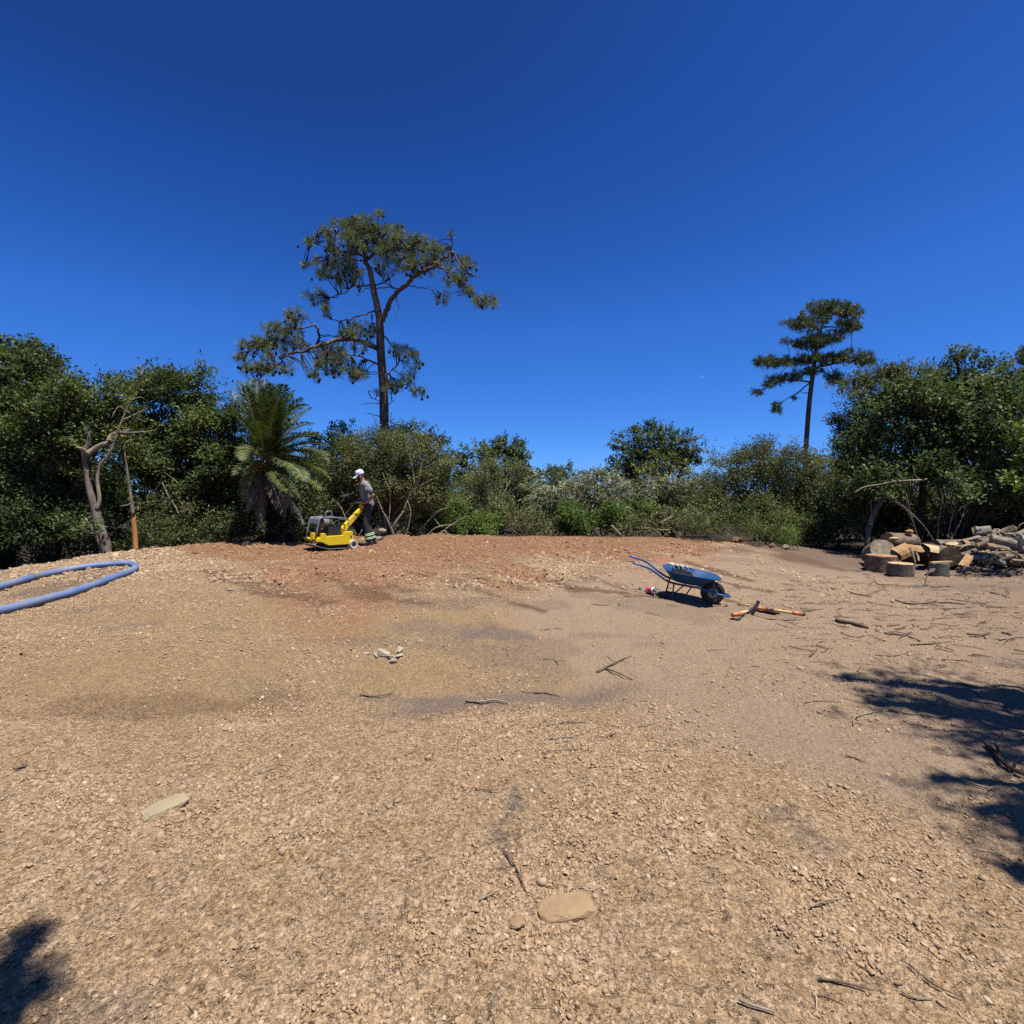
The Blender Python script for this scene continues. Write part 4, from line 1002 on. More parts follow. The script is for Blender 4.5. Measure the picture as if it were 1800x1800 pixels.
def branch(name, label, D, u, r, bark=TWIG, group=None, dy=0):
    q = [at(a, b, D + dy * i / (len(u) - 1)) for i, (a, b) in enumerate(u)]
    sp = spline(q, 3); mb = MB(); mb.tube(sp, lerp_list([x * D / F for x in r], len(sp)), 7, jit=.1)
    return tag(mb.build(name, bark, None, smooth=True), label, 'branch', group)
BG = 'cut branches lying against the bushes'
branch('fallen_branch', 'straight pale branch leaning highest over the soil heap beside the bright bush', 14.0, [(736, 936), (756, 912), (772, 898), (786, 893)], [1.2, 1.2, 1, .6], group=BG)
branch('fallen_branch', 'short pale branch propped steeply at the left end of the fallen branches', 14.0, [(735, 934), (740, 940), (744, 948)], [1.3, 1.3, 1.2], group=BG)
branch('fallen_branch', 'arched pale branch low over the soil heap', 13.9, [(748, 948), (756, 936), (768, 927), (785, 923), (800, 922)], [1.4, 1.4, 1.3, 1.3, 1.4], group=BG)
branch('fallen_branch', 'long pale branch pointing up right from the soil heap into the bush', 13.8, [(780, 932), (795, 922), (812, 912), (826, 907)], [1.2, 1.3, 1, .6], group=BG)
branch('fallen_branch', 'forked pale branch foot straddling the soil heap', 13.7, [(768, 942), (774, 937), (780, 933), (786, 937), (794, 943)], [1.0, 1.2, 1.3, 1.2, 1], group=BG)
branch('fallen_branch', 'thin pale branch crossing behind the arched one', 14.1, [(764, 912), (770, 920), (778, 928)], [.8, .9, .8], group=BG)
branch('fallen_branch', 'sawn pale stick with cut end leaning before the bright broadleaf bush', 14.3, [(1075, 924), (1084, 934), (1092, 942)], [2.6, 2.4, 2.2], group=BG)
branch('fallen_branch', 'reddish thin branch slanting down to the mound edge left of the post', 14.1, [(1190, 923), (1203, 933), (1219, 947)], [1.3, 1.2, 1], pm('twig_red', (.22, .12, .08), (.12, .07, .05), 10), BG)
branch('fallen_branch', 'dark crooked branch stub in the tangled bush right of centre', 14.4, [(1160, 920), (1172, 914), (1182, 908)], [1.6, 1.8, 1.4], group=BG)
branch('fallen_branch', 'grey branch lying flat under the tangled bush', 14.4, [(1155, 930), (1165, 932), (1178, 931)], [1.2, 1.4, 1], group=BG)
branch('thin_stake', 'thin pale metal rod slanting behind the worker', 13.0, [(625.5, 952), (631, 941), (637, 931)], [.55, .55, .55], pm('rod', (.55, .52, .45), (.4, .38, .33), 20, .5))

pb = P(1326, 951)
mb = MB(); mb.tube([pb - Vector((0, 0, .15)), pb + Vector((.01, 0, .3)), at(1327, 899, pb.y)], [.035, .034, .032], 8, jit=.08)
tag(mb.build('wooden_post', BARK_G, None, smooth=True), 'thin weathered wooden post standing at the right end of the mound', 'post')

# ------------------------------------------------------------------ blue pipe loop
def pipe():
    up = [(-90, 1062), (-30, 1042), (20, 1026), (60, 1014), (110, 1003), (150, 996), (190, 992), (218, 990), (234, 992), (238, 998), (228, 1004), (205, 1013), (170, 1027), (130, 1041), (90, 1052), (45, 1064), (0, 1075), (-60, 1088), (-140, 1108)]
    pts = [P(u, v + 5) for u, v in up]
    r = .052
    pts = [p + Vector((0, 0, r * .8)) for p in pts]
    base = pts[0].copy()
    t = thing('blue_pipe', 'scuffed blue plastic pipe lying in a long hairpin loop at left', 'pipe', base)
    mb = MB(); mb.tube(spline(pts, 6), r, 16)
    m = pm('pipe_blue', (.085, .145, .33), (.17, .205, .285), 2.2, .55, .001, .3)
    mb.build('pipe_body', m, t, smooth=True).data.transform(Matrix.Translation(-base))
    m2 = pm('pipe_band', (.12, .12, .10), (.2, .18, .14), 30, .8)
    sp = spline(pts, 6); j = min(range(len(sp)), key=lambda i: (sp[i] - P(42, 1021)).length if sp[i].y > P(42, 1040).y else 9)
    a = sp[j]; d = (sp[j + 1] - sp[j - 1]).normalized()
    mb = MB(); mb.tube([a - d * .05, a + d * .05], r + .007, 16)
    mb.build('muddy_band', m2, t, smooth=False).data.transform(Matrix.Translation(-base))
pipe()

# ------------------------------------------------------------------ wheelbarrow
BLUE = pm('barrow_blue', (.012, .068, .185), (.009, .054, .15), 7, .6, .0006, .2, bscale=60)
BLUE_T = pm('barrow_tube_blue', (.025, .10, .28), (.02, .08, .22), 9, .35, 0, .5)
DARK_M = pm('dark_steel', (.035, .038, .05), (.02, .022, .03), 12, .5, 0, .5)
RUB = pm('rubber', (.022, .021, .02), (.05, .043, .036), 12, .85, .001, .3)
def wheelbarrow():
    w = P(1249, 1062); legm = (P(1173, 1054) + P(1179, 1043)) * .5
    f = (w - legm); f.z = 0; f.normalize()
    org = legm.copy()
    t = thing('wheelbarrow', 'blue steel wheelbarrow with black tyre resting on the sand', 'wheelbarrow', org)
    yaw = math.atan2(f.y, f.x); pitch = math.atan2(w.z - legm.z, (w - legm).xy.length)
    t.rotation_euler = (R(4.0), -pitch, yaw)
    L = (w - legm).length / .94
    t.scale = (.94, .94, .94)
    ZZ = lambda z: z if z < .22 else .22 + (z - .22) * .74
    # tray: rings from floor to rim; local x forward, y left, z up
    def ring(x0, x1, hw0, hw1, z0, z1, n=40, p=3.2):
        out = []
        for k in range(n):
            a = 2 * math.pi * k / n; c, s = math.cos(a), math.sin(a)
            ex = abs(c) ** (2 / p) * (1 if c > 0 else -1); ey = abs(s) ** (2 / p) * (1 if s > 0 else -1)
            u = (ex + 1) / 2
            out.append(Vector((x0 + (x1 - x0) * u, ey * (hw0 + (hw1 - hw0) * u), ZZ(z0 + (z1 - z0) * u))))
        return out
    rings_out = [ring(.02, .36, .16, .13, .29, .265), ring(-.02, .44, .215, .19, .31, .30), ring(-.10, .56, .28, .27, .42, .42), ring(-.15, .66, .32, .30, .515, .505), ring(-.165, .68, .335, .315, .515, .505), ring(-.165, .68, .335, .315, .503, .493)]
    rings_in = [ring(-.135, .645, .305, .285, .51, .50), ring(-.085, .545, .268, .255, .42, .42), ring(-.005, .43, .205, .18, .315, .305), ring(.03, .35, .15, .12, .297, .272)]
    mb = MB(); n = 40
    seq = [rings_out[0], rings_out[1], rings_out[2], rings_out[3], rings_out[5], rings_out[4], rings_in[0], rings_in[1], rings_in[2], rings_in[3]]
    vs = [p for r_ in seq for p in r_]; fs = []
    for i in range(len(seq) - 1):
        for k in range(n): fs.append((i * n + k, i * n + (k + 1) % n, (i + 1) * n + (k + 1) % n, (i + 1) * n + k))
    fs.append(tuple(range(n))); fs.append(tuple((len(seq) - 1) * n + k for k in range(n - 1, -1, -1)))
    mb.add(vs, fs); mb.build('tray', BLUE, t, smooth=True, auto=50)
    # frame tubes: handle - under the tray - to the fork and nose loop
    wheel_x = L; zr = .170
    for s in (1, -1):
        pts = [Vector((-.66, s * .27, .475)), Vector((-.44, s * .27, .44)), Vector((-.34, s * .265, .40)), Vector((-.16, s * .22, .30)), Vector((-.02, s * .17, .252)), Vector((.30, s * .13, .235)), Vector((wheel_x - .27, s * .11, .235))]
        mb = MB(); mb.tube(spline(pts[:4], 4), .0165, 10); o = mb.build('handle', BLUE_T, t, smooth=True)
        mb = MB(); mb.tube(spline(pts[3:], 4), .0165, 10); mb.build('chassis_rail', DARK_M, t, smooth=True)
        mb = MB(); mb.tube([Vector((0, s * .18, .265)), Vector((-.005, s * .26, .0))], .012, 8); mb.build('leg', DARK_M, t, smooth=True)
        mb = MB(); mb.tube([Vector((.27, s * .14, .24)), Vector((.13, s * .26, .008))], .010, 8)
        mb.tube([Vector((-.005, s * .26, .008)), Vector((.14, s * .26, .008))], .012, 8); mb.build('leg_brace', DARK_M, t, smooth=True)
        mb = MB(); mb.tube([Vector((wheel_x - .06, s * .17, ZZ(.44))), Vector((wheel_x, s * .10, zr + .02))], .011, 8); mb.build('tray_stay', BLUE_T, t, smooth=True)
    loop = [Vector((wheel_x - .27, -.11, .235)), Vector((wheel_x, -.11, .19)), Vector((wheel_x + .16, -.11, .175)), Vector((wheel_x + .235, -.06, .17)), Vector((wheel_x + .25, 0, .17)), Vector((wheel_x + .235, .06, .17)), Vector((wheel_x + .16, .11, .175)), Vector((wheel_x, .11, .19)), Vector((wheel_x - .27, .11, .235))]
    mb = MB(); mb.tube(spline(loop, 5), .0165, 10); mb.build('nose_loop', BLUE_T, t, smooth=True)
    wh = bpy.data.objects.new('wheel', None); COL.objects.link(wh); wh.parent = t; wh.location = (wheel_x, 0, zr)
    prof = [(zr - .085, -.034), (zr - .05, -.046), (zr - .02, -.044), (zr - .004, -.03), (zr, -.012), (zr, .012), (zr - .004, .03), (zr - .02, .044), (zr - .05, .046), (zr - .085, .034)]
    mb = MB(); mb.lathe(prof, 36, 'y', close=True)
    for k in range(36):
        a = 2 * math.pi * k / 36
        for s in (-1, 1):
            mb.box((math.cos(a) * (zr - .006), s * .026, math.sin(a) * (zr - .006)), (.014, .022, .022), (0, -a, s * .4))
    mb.build('tyre', RUB, wh, smooth=True, auto=40)
    mb = MB(); mb.lathe([(.028, -.05), (.028, -.035), (.085, -.02), (.108, -.036), (.112, -.03), (.112, .03), (.108, .036), (.085, .02), (.028, .035), (.028, .05)], 28, 'y')
    mb.lathe([(0, -.105), (.010, -.105), (.010, .105), (0, .105)], 10, 'y')
    mb.build('rim', pm('rim_metal', (.38, .38, .36), (.25, .24, .22), 20, .45, 0, .5), wh, smooth=True, auto=40)
    return t
wb = wheelbarrow()
M_wb = Matrix.LocRotScale(wb.location, wb.rotation_euler, wb.scale)

def barrow_load():
    base = M_wb @ Vector((.16, .0, .40))
    inv = Matrix.Translation(-base)
    bm = bmesh.new(); bmesh.ops.create_icosphere(bm, subdivisions=4, radius=1)
    for q in bm.verts:
        c = q.co; e = .55
        c = Vector((math.copysign(abs(c.x) ** e, c.x), math.copysign(abs(c.y) ** e, c.y), math.copysign(abs(c.z) ** .7, c.z)))
        n_ = .06 * (math.sin(c.x * 7 + c.y * 3) + math.sin(c.y * 9 - c.z * 4) + math.sin(c.z * 8 + c.x * 5))
        z = c.z * .075 * (1 + n_ * 2)
        k = (.62 + .24 * (c.z + 1) / 2)
        q.co = M_wb @ Vector((.13 + c.x * .195 * k * (1 + n_ * .4), c.y * .235 * k, .36 + z * .8)) - base
    me = bpy.data.meshes.new('black_bag'); bm.to_mesh(me); bm.free()
    o_ = link('black_bag', me, pm('bag_black', (.010, .010, .011), (.016, .016, .018), 20, .95, .003, .05), None, True); o_.location = base
    tag(o_, 'crumpled black bag lying in the bottom of the wheelbarrow tray', 'bag')
    mw = pm('cloth_white', (.50, .48, .44), (.30, .285, .26), 25, .9, .002)
    base = M_wb @ Vector((.14, .28, .51)); inv = Matrix.Translation(-base)
    t = thing('white_cloth', 'dirty white cloth with dark gaps draped over the far rim of the barrow', 'cloth', base)
    rnd = random.Random(5)
    xs = [-.02, .02, .10, .16, .175, .25]
    for i, x in enumerate(xs):
        wd = rnd.uniform(.016, .032); dp = rnd.uniform(.05, .10)
        prof = [Vector((x, .345, .495)), Vector((x + rnd.uniform(-.01, .01), .325, .522 + rnd.uniform(0, .01))), Vector((x + .006, .298, .515)), Vector((x + .015, .283, .475)), Vector((x + .02 + rnd.uniform(-.02, .02), .272, .475 - dp * .7))]
        sp = spline([M_wb @ (q - Vector((0, 0, .075))) for q in prof], 4)
        mb = MB(); mb.tube(sp, lerp_list([wd, wd * 1.25, wd * 1.1, wd, wd * .6], len(sp)), 9, sq=.45, jit=.22)
        mb.build('fold', mw, t, smooth=True).data.transform(inv)
    mb = MB(); sp = spline([M_wb @ (q - Vector((0, 0, .075))) for q in (Vector((-.06, .325, .515)), Vector((.06, .322, .522)), Vector((.2, .318, .52)), Vector((.33, .32, .515)))], 5)
    mb.tube(sp, lerp_list([.012, .026, .024, .012], len(sp)), 9, sq=.7, jit=.25); mb.build('rolled_edge', mw, t, smooth=True).data.transform(inv)
barrow_load()

def bottle():
    p = P(1140, 1043)
    ax = (P(1158, 1047) - P(1122, 1040)); ax.z = 0; ax.normalize()
    t = thing('drink_bottle', 'clear plastic bottle with red and white label lying by the barrow shadow', 'bottle', p + Vector((0, 0, .045)))
    t.rotation_euler = (0, R(-3), math.atan2(ax.y, ax.x))
    clear = bpy.data.materials.new('clear_plastic'); clear.use_nodes = True
    b = clear.node_tree.nodes['Principled BSDF']; b.inputs['Base Color'].default_value = (.9, .95, .95, 1); b.inputs['Transmission Weight'].default_value = .9; b.inputs['Roughness'].default_value = .08; b.inputs['IOR'].default_value = 1.2
    mb = MB(); mb.lathe([(0, .165), (.03, .17), (.044, .15), (.045, .0), (.043, -.04), (.03, -.09), (.014, -.13), (.013, -.15), (0, -.15)], 20, 'x'); mb.build('body', clear, t, smooth=True)
    mb = MB(); mb.lathe([(0, -.172), (.016, -.172), (.016, -.148), (0, -.148)], 14, 'x'); mb.build('cap', DARK_M, t)
    mb = MB(); mb.lathe([(.0465, -.03), (.047, .075)], 24, 'x'); mb.build('label_wrap', pm('label_red', (.55, .02, .025), (.48, .015, .02), 8, .5), t, smooth=True)
    mb = MB()
    pts = [Vector((.012 + .028 * math.sin(k * .9), .0475 * math.cos(a), .0475 * math.sin(a))) for k, a in enumerate([math.pi * (.5 + .085 * j) for j in range(9)])]
    mb.tube(pts, .004, 5); mb.build('label_mark', pm('label_white', (.8, .8, .78), (.7, .7, .68), 8, .5), t)
    mb = MB(); mb.lathe([(.0468, .078), (.047, .112)], 24, 'x'); mb.build('label_band', pm('label_white', (.8, .8, .78)), t, smooth=True)
bottle()

# ------------------------------------------------------------------ hand tools
ORANGE = pm('tool_orange', (.55, .17, .055), (.40, .13, .05), 12, .45, 0, .4)
PALEW = pm('tool_wood', (.60, .43, .22), (.48, .33, .16), 14, .6, .001, .3, stretch=(1, 1, 1))
IRON = pm('tool_iron', (.03, .03, .033), (.06, .05, .045), 18, .55, .001, .5)
def pick():
    # head upright: top (1334,1057), lower end (1321,1081); shaft runs to the right and points slightly up
    lo = P(1321, 1081); D = lo.y
    hd = at(1328, 1068, D); top = at(1334, 1056, D)
    end = at(1414, 1080, D - .05); b1 = at(1360, 1071, D + .02)
    t = thing('pickaxe', 'pickaxe with black iron head and orange ended wooden handle beside the barrow', 'pickaxe', lo)
    inv = Matrix.Translation(-lo)
    mb = MB(); mb.tube(spline([lo - Vector((0, 0, .02)), at(1324, 1076, D), hd, at(1331.5, 1061, D), top], 3), lerp_list([.020, .03, .038, .028, .034], 13), 8, sq=.7)
    mb.build('head', IRON, t, smooth=True).data.transform(inv)
    def seg(nm, a, b, r, m):
        mb = MB(); mb.tube([a, b], r, 10); mb.build(nm, m, t, smooth=True).data.transform(inv)
    hl = end - hd
    seg('handle', hd, hd + hl * .20, [.025, .022], ORANGE)
    seg('handle', hd + hl * .20, hd + hl * .36, [.02, .02], IRON)
    seg('handle', hd + hl * .36, hd + hl * .74, [.019, .019], PALEW)
    seg('grip', hd + hl * .74, hd + hl * .94, [.024, .030], ORANGE)
    seg('handle_end', hd + hl * .94, hd + hl * 1.0, [.030, .026], IRON)
def shovel():
    a = at(1287, 1081, P(1290, 1090).y); b = at(1303, 1079, P(1290, 1090).y + .05); n = P(1326, 1076); D = a.y
    t = thing('shovel', 'shovel with orange grip lying crossed under the pickaxe head', 'shovel', n)
    inv = Matrix.Translation(-n)
    mb = MB(); mb.tube([a, b], [.028, .028], 10); mb.build('grip', ORANGE, t, smooth=True).data.transform(inv)
    c = b.lerp(n + Vector((0, 0, .05)), .45)
    mb = MB(); mb.tube([b + Vector((-.01, 0, .012)), c], .020, 10); mb.build('shaft', PALEW, t, smooth=True).data.transform(inv)
    mb = MB(); mb.tube([c, n + Vector((-.02, 0, .05))], .020, 10); mb.build('shaft', IRON, t, smooth=True).data.transform(inv)
    mb = MB(); mb.tube([b + Vector((.01, 0, 0)), b + Vector((-.04, -.05, -.05)), b + Vector((-.13, -.06, -.06))], .010, 6); mb.build('grip_bow', IRON, t, smooth=True).data.transform(inv)
    # blade, mostly covered with soil
    m = P(1362, 1071); prof = [(-.02, -.03), (.05, -.10), (.2, -.12), (.30, -.07), (.34, 0), (.30, .07), (.2, .12), (.05, .10), (-.02, .03)]
    mb = MB(); vs = []
    for dz in (0, .006):
        for x, y in prof: vs.append(n + Vector((x + .05, y + .04, .05 + dz - .1 * max(0, x) - 1.2 * y * y)))
    k = len(prof); mb.add(vs, [tuple(range(k - 1, -1, -1)), tuple(range(k, 2 * k))] + [(i, (i + 1) % k, (i + 1) % k + k, i + k) for i in range(k)])
    mb.build('blade', ORANGE, t).data.transform(inv)
pick(); shovel()
tb = MB(); tb.tube([P(1297, 1064) + Vector((0, 0, .02)), P(1318, 1068) + Vector((0, 0, .03))], [.012, .014], 7)
tag(tb.build('tool_stub', PALEW, None, smooth=True), 'pale wooden tool end poking out left of the pickaxe head', 'tool')

TWIG_M = pm('twig_mid', (.17, .125, .088), (.085, .062, .045), 14, .9, .004, .1)
# ------------------------------------------------------------------ stones
def rock(name, label, cat, c, d, rotz, mat, seed, sink=.35, pts=26, tilt=(0, 0), group=None, boxy=1.0):
    rnd = random.Random(seed)
    bm = bmesh.new()
    for i in range(pts):
        v = Vector((rnd.gauss(0, 1), rnd.gauss(0, 1), rnd.gauss(0, 1))).normalized() * rnd.uniform(.86, 1.06)
        v = Vector([math.copysign(abs(t_) ** boxy, t_) for t_ in v])
        bm.verts.new((v.x * d[0] / 2, v.y * d[1] / 2, v.z * d[2] / 2))
    r_ = bmesh.ops.convex_hull(bm, input=bm.verts)
    bmesh.ops.delete(bm, geom=[g_ for g_ in r_['geom_interior'] if isinstance(g_, bmesh.types.BMVert)], context='VERTS')
    bmesh.ops.triangulate(bm, faces=bm.faces[:])
    bmesh.ops.subdivide_edges(bm, edges=bm.edges[:], cuts=3, use_grid_fill=True)
    from mathutils import noise as mn
    for q in bm.verts:
        k = 9.0 / max(d); off = Vector((seed * 3.1, seed * 1.7, 0))
        a_ = mn.noise(q.co * k + off) * .10 + mn.noise(q.co * k * 2.7 + off) * .05
        q.co += Vector((q.co.x * a_ * .6, q.co.y * a_ * .6, a_ * d[2] * 1.1))
    me = bpy.data.meshes.new(name); bm.to_mesh(me); bm.free()
    o = link(name, me, mat)
    o.location = c + Vector((0, 0, d[2] * (.5 - sink))); o.rotation_euler = (tilt[0], tilt[1], rotz)
    return tag(o, label, cat, group)
ST_P = pm('stone_pale', (0.320, 0.264, 0.172), (0.264, 0.212, 0.132), 9, .9, .004, .15, bscale=40)
ST_T = pm('stone_tan', (0.292, 0.203, 0.116), (0.247, 0.161, 0.090), 14, .92, .005, .15, bscale=50)
ST_G = pm('stone_grey', (0.288, 0.232, 0.192), (0.208, 0.168, 0.136), 9, .92, .006, .15, bscale=40)
ST_W = pm('stone_white', (.40, .34, .26), (.31, .25, .185), 9, .92, .004, .15, bscale=40)
ST_C = pm('clod', (0.300, 0.188, 0.112), (0.225, 0.135, 0.075), 9, .95, .01, .1, bscale=30)
a, b = P(222, 1446), P(312, 1410)
rock('flat_stone', 'long pale flat stone half buried in gravel at lower left', 'stone', (a + b) / 2 + Vector((.05, .02, 0)), ((b - a).length * 1.02, .12, .05), math.atan2((b - a).y, (b - a).x), ST_P, 3, .34, 60, (0, R(-4)), boxy=.6)
a, b = P(945, 1612), P(1042, 1598)
rock('flat_stone', 'broad tan flat stone sunk in gravel at bottom centre', 'stone', (a + b) / 2, ((b - a).length * 1.1, .13, .05), math.atan2((b - a).y, (b - a).x), ST_T, 9, .44, 60, boxy=.65)
rock('stone', 'small round tan stone just left of the broad flat stone', 'stone', P(908, 1627), (.075, .06, .04), .3, ST_T, 12, .3)
rock('boulder', 'pale earthy boulder at the mound edge left of the wooden post', 'stone', P(1293, 952), (.42, .3, .2), .2, ST_C, 15, .3)
rock('boulder', 'rounded pale boulder in front of the feathery tuft bush', 'stone', P(1381, 965), (.24, .2, .16), .5, ST_W, 16, .3)
rock('boulder', 'rough crumbly clod between the post and the feathery tuft bush', 'stone', P(1357, 962), (.22, .2, .16), .9, ST_C, 17, .3)
rock('boulder', 'upper grey stone of the pair at the foot of the pale forked stems', 'stone', P(667, 947) + Vector((0, .3, .12)), (.28, .22, .17), .2, ST_G, 18, .2)
rock('boulder', 'lower grey stone of the pair behind the worker', 'stone', P(663, 951) + Vector((0, .1, 0)), (.32, .22, .15), .1, ST_G, 19, .2)
rock('stone', 'pale stone lying inside the pipe loop near its bend', 'stone', P(212, 1000), (.06, .05, .04), .1, ST_W, 20, .2)
rock('stone', 'grey lump of stone on the slope above the red patch', 'stone', P(404, 1038), (.12, .08, .05), .2, ST_G, 21, .3)
wl = ['largest white shard of the broken pale stones on the slope', 'white shard at the top right of the broken pale stones', 'white shard at the front of the broken pale stones', 'lilac tinted shard in the middle of the broken pale stones', 'flat white shard at the left of the broken pale stones', 'small white shard trailing left of the broken pale stones', 'right end shard of the broken pale stones']
for i, (u, v, s) in enumerate([(675, 1153, .13), (700, 1146, .09), (692, 1165, .08), (689, 1158, .08), (662, 1156, .07), (645, 1152, .06), (702, 1156, .08)]):
    rock('stone_shard', wl[i], 'stone', P(u, v), (s * 1.2, s * .8, s * .55), i * 1.3, ST_W, 30 + i, .2, 14, (R(20 * math.sin(i * 2)), R(18 * math.cos(i * 3))), boxy=.55, group='broken pale stones on the slope')

# ------------------------------------------------------------------ sticks
def stick(label, pts, r, mat, bend=.02, name='stick', lift=.6, side=None, cat='stick', group='sticks lying on the ground'):
    q = [P(u, v) for u, v in pts]
    r = r * (.55 if q[0].y < 4 else .8)
    lift = 1.0 if q[0].y < 4.5 else lift
    q = [p + Vector((0, 0, r * lift + (.007 if q[0].y < 4.5 else 0) + random.uniform(0, .006))) for p in q]
    if len(q) == 2:
        m = q[0].lerp(q[1], .5) + Vector((random.gauss(0, bend), random.gauss(0, bend), .004)); m.z = gz(m.x, m.y) + r * lift; q.insert(1, m)
    sp = spline(q, 5)
    mb = MB(); mb.tube(sp, lerp_list([r, r * .95, r * .6], len(sp)), 7, jit=.12)
    if side:
        for s in side:
            a = sp[int(len(sp) * s[0])]; e = P(s[1], s[2]) + Vector((0, 0, r * .5 + (s[3] if len(s) > 3 else 0)))
            mb.tube([a, a.lerp(e, .5) + Vector((0, 0, .01)), e], [r * .6, r * .5, r * .25], 6)
    return tag(mb.build(name, mat, None, smooth=True), label, cat, group)
DRY = pm('straw', (.50, .40, .24), (.40, .30, .17), 20, .8)
stick('thick broken branch piece lying beyond the pickaxe', [(1470, 1094), (1500, 1099), (1526, 1106)], .035, TWIG_M)
stick('long dark bent stick in the gravel below the grey damp streak', [(884, 1500), (904, 1525), (914, 1552), (926, 1580)], .007, TWIG_M, side=[(.95, 938, 1581)])
stick('short dark stick lying flat above the grey damp streak', [(834, 1393), (855, 1395), (876, 1393)], .007, TWIG_M)
stick('dark root clump with thin roots in the middle of the sandy ground', [(1050, 1184), (1058, 1180), (1070, 1174)], .017, TWIG_M, side=[(.7, 1112, 1197), (.8, 1110, 1155), (.7, 1085, 1168)], name='root_clump', cat='root')
stick('twisted pale stick lying in the grey hollow', [(818, 1236), (845, 1238), (870, 1235), (892, 1239)], .012, TWIG, side=[(.5, 852, 1232)])
stick('splintered pale twig bundle left of the broad flat stone', [(842, 1592), (858, 1585), (878, 1572)], .006, TWIG, side=[(.4, 845, 1585), (.4, 862, 1592), (.7, 880, 1578), (.6, 868, 1572)])
stick('small dark stick on the sand right of centre', [(1486, 1334), (1523, 1347)], .008, TWIG_M)
stick('hooked pale twig at the edge of the dappled shade', [(1500, 1278), (1503, 1267), (1520, 1258), (1560, 1253)], .009, TWIG)
stick('thick dark branch with peeled side in the shade at the right edge', [(1733, 1314), (1755, 1340), (1775, 1358), (1800, 1372)], .028, BARK_D, side=[(.4, 1748, 1322, .05), (.7, 1790, 1352, .05)])
stick('slanting stick below the thick dark branch at right', [(1690, 1376), (1725, 1388), (1752, 1393)], .010, TWIG, side=[(.8, 1732, 1400), (.7, 1772, 1388)])
stick('long dark stick stretching across the bare ground in front of the logs', [(1573, 1056), (1602, 1063), (1660, 1060), (1690, 1063), (1735, 1062)], .014, TWIG_M)
stick('second long stick parallel and nearer than the longest one', [(1598, 1072), (1630, 1070), (1670, 1071), (1712, 1068)], .011, TWIG)
stick('forked stick lying behind the dappled shade', [(1555, 1115), (1590, 1119), (1617, 1128)], .015, TWIG_M, side=[(.5, 1604, 1112), (.5, 1580, 1125)])
stick('thin straight stick nearest the dappled shade', [(1600, 1135), (1640, 1133), (1672, 1130)], .010, TWIG_M)
stick('pale broken stick with dark underside in front of the logs at right', [(1640, 1122), (1660, 1119)], .013, TWIG)
stick('stick with a raised end at the right edge below the logs', [(1757, 1128), (1775, 1124), (1800, 1121)], .012, TWIG, side=[(.5, 1758, 1138)])
stick('curved stick right of the thick broken branch piece', [(1540, 1101), (1560, 1101), (1582, 1099)], .010, TWIG_M)
stick('dark stub of wood half sunk at right below the logs', [(1700, 1116), (1738, 1115)], .016, TWIG_M)
stick('short dark stub farthest right below the logs', [(1762, 1114), (1775, 1118)], .02, TWIG_M)
stick('pale flat twig on the gravel at lower right', [(1424, 1602), (1450, 1594), (1480, 1588)], .006, TWIG)
stick('pale thick twig at the very bottom right of centre', [(1298, 1768), (1325, 1776), (1362, 1792)], .008, TWIG)
stick('flat dark splinter with pale tail at bottom right', [(1440, 1731), (1480, 1745), (1535, 1750)], .007, TWIG_M)
stick('long thin dark stick slanting down at bottom right', [(1597, 1710), (1640, 1738), (1693, 1772)], .005, TWIG_M)
stick('pale curved twig at the bottom right beside the long dark stick', [(1583, 1757), (1610, 1766), (1640, 1770)], .005, TWIG)
stick('bright straw stalk near the right edge on shaded gravel', [(1716, 1497), (1742, 1502), (1767, 1511)], .004, DRY)
stick('thin straw stalk on the gravel at left of centre', [(424, 1380), (455, 1378)], .004, DRY)
stick('pale straw wisp right of the bottom pebbles', [(1428, 1755), (1435, 1770), (1434, 1788)], .004, DRY)
stick('thin twig lying across the gravel near the hollow', [(883, 1279), (912, 1274)], .006, TWIG)
stick('curved thin twig on the slope above the hollow', [(890, 1140), (892, 1150), (895, 1156)], .006, TWIG_M)
stick('bent dark twig at the tip of the stony slope', [(955, 1160), (975, 1163), (982, 1170)], .008, TWIG_M)
stick('long thin twig left of the wheelbarrow bottle', [(1040, 1063), (1060, 1065), (1070, 1064)], .006, TWIG_M)
stick('dark flat chip of bark on the gravel at far left', [(24, 1358), (40, 1350)], .014, TWIG_M)
stick('thin root line running along the left end of the hollow', [(632, 1226), (660, 1227), (690, 1224)], .007, TWIG_M)
stick('scraggly twig beyond the thick broken branch piece', [(1495, 1043), (1512, 1047), (1532, 1049)], .012, TWIG_M, side=[(.3, 1488, 1040), (.7, 1545, 1041)])
stick('dark flat twig in front of the left stump', [(1527, 1028), (1540, 1024), (1545, 1028), (1580, 1030)], .014, TWIG_M, side=[(.3, 1536, 1019, .05)])
stick('dark flat twig in front of the mossy stump', [(1637, 1033), (1655, 1033), (1668, 1032)], .014, TWIG_M)
stick('broken branch at the right edge in front of the shaded heap', [(1740, 1043), (1760, 1047), (1776, 1052)], .012, TWIG_M)
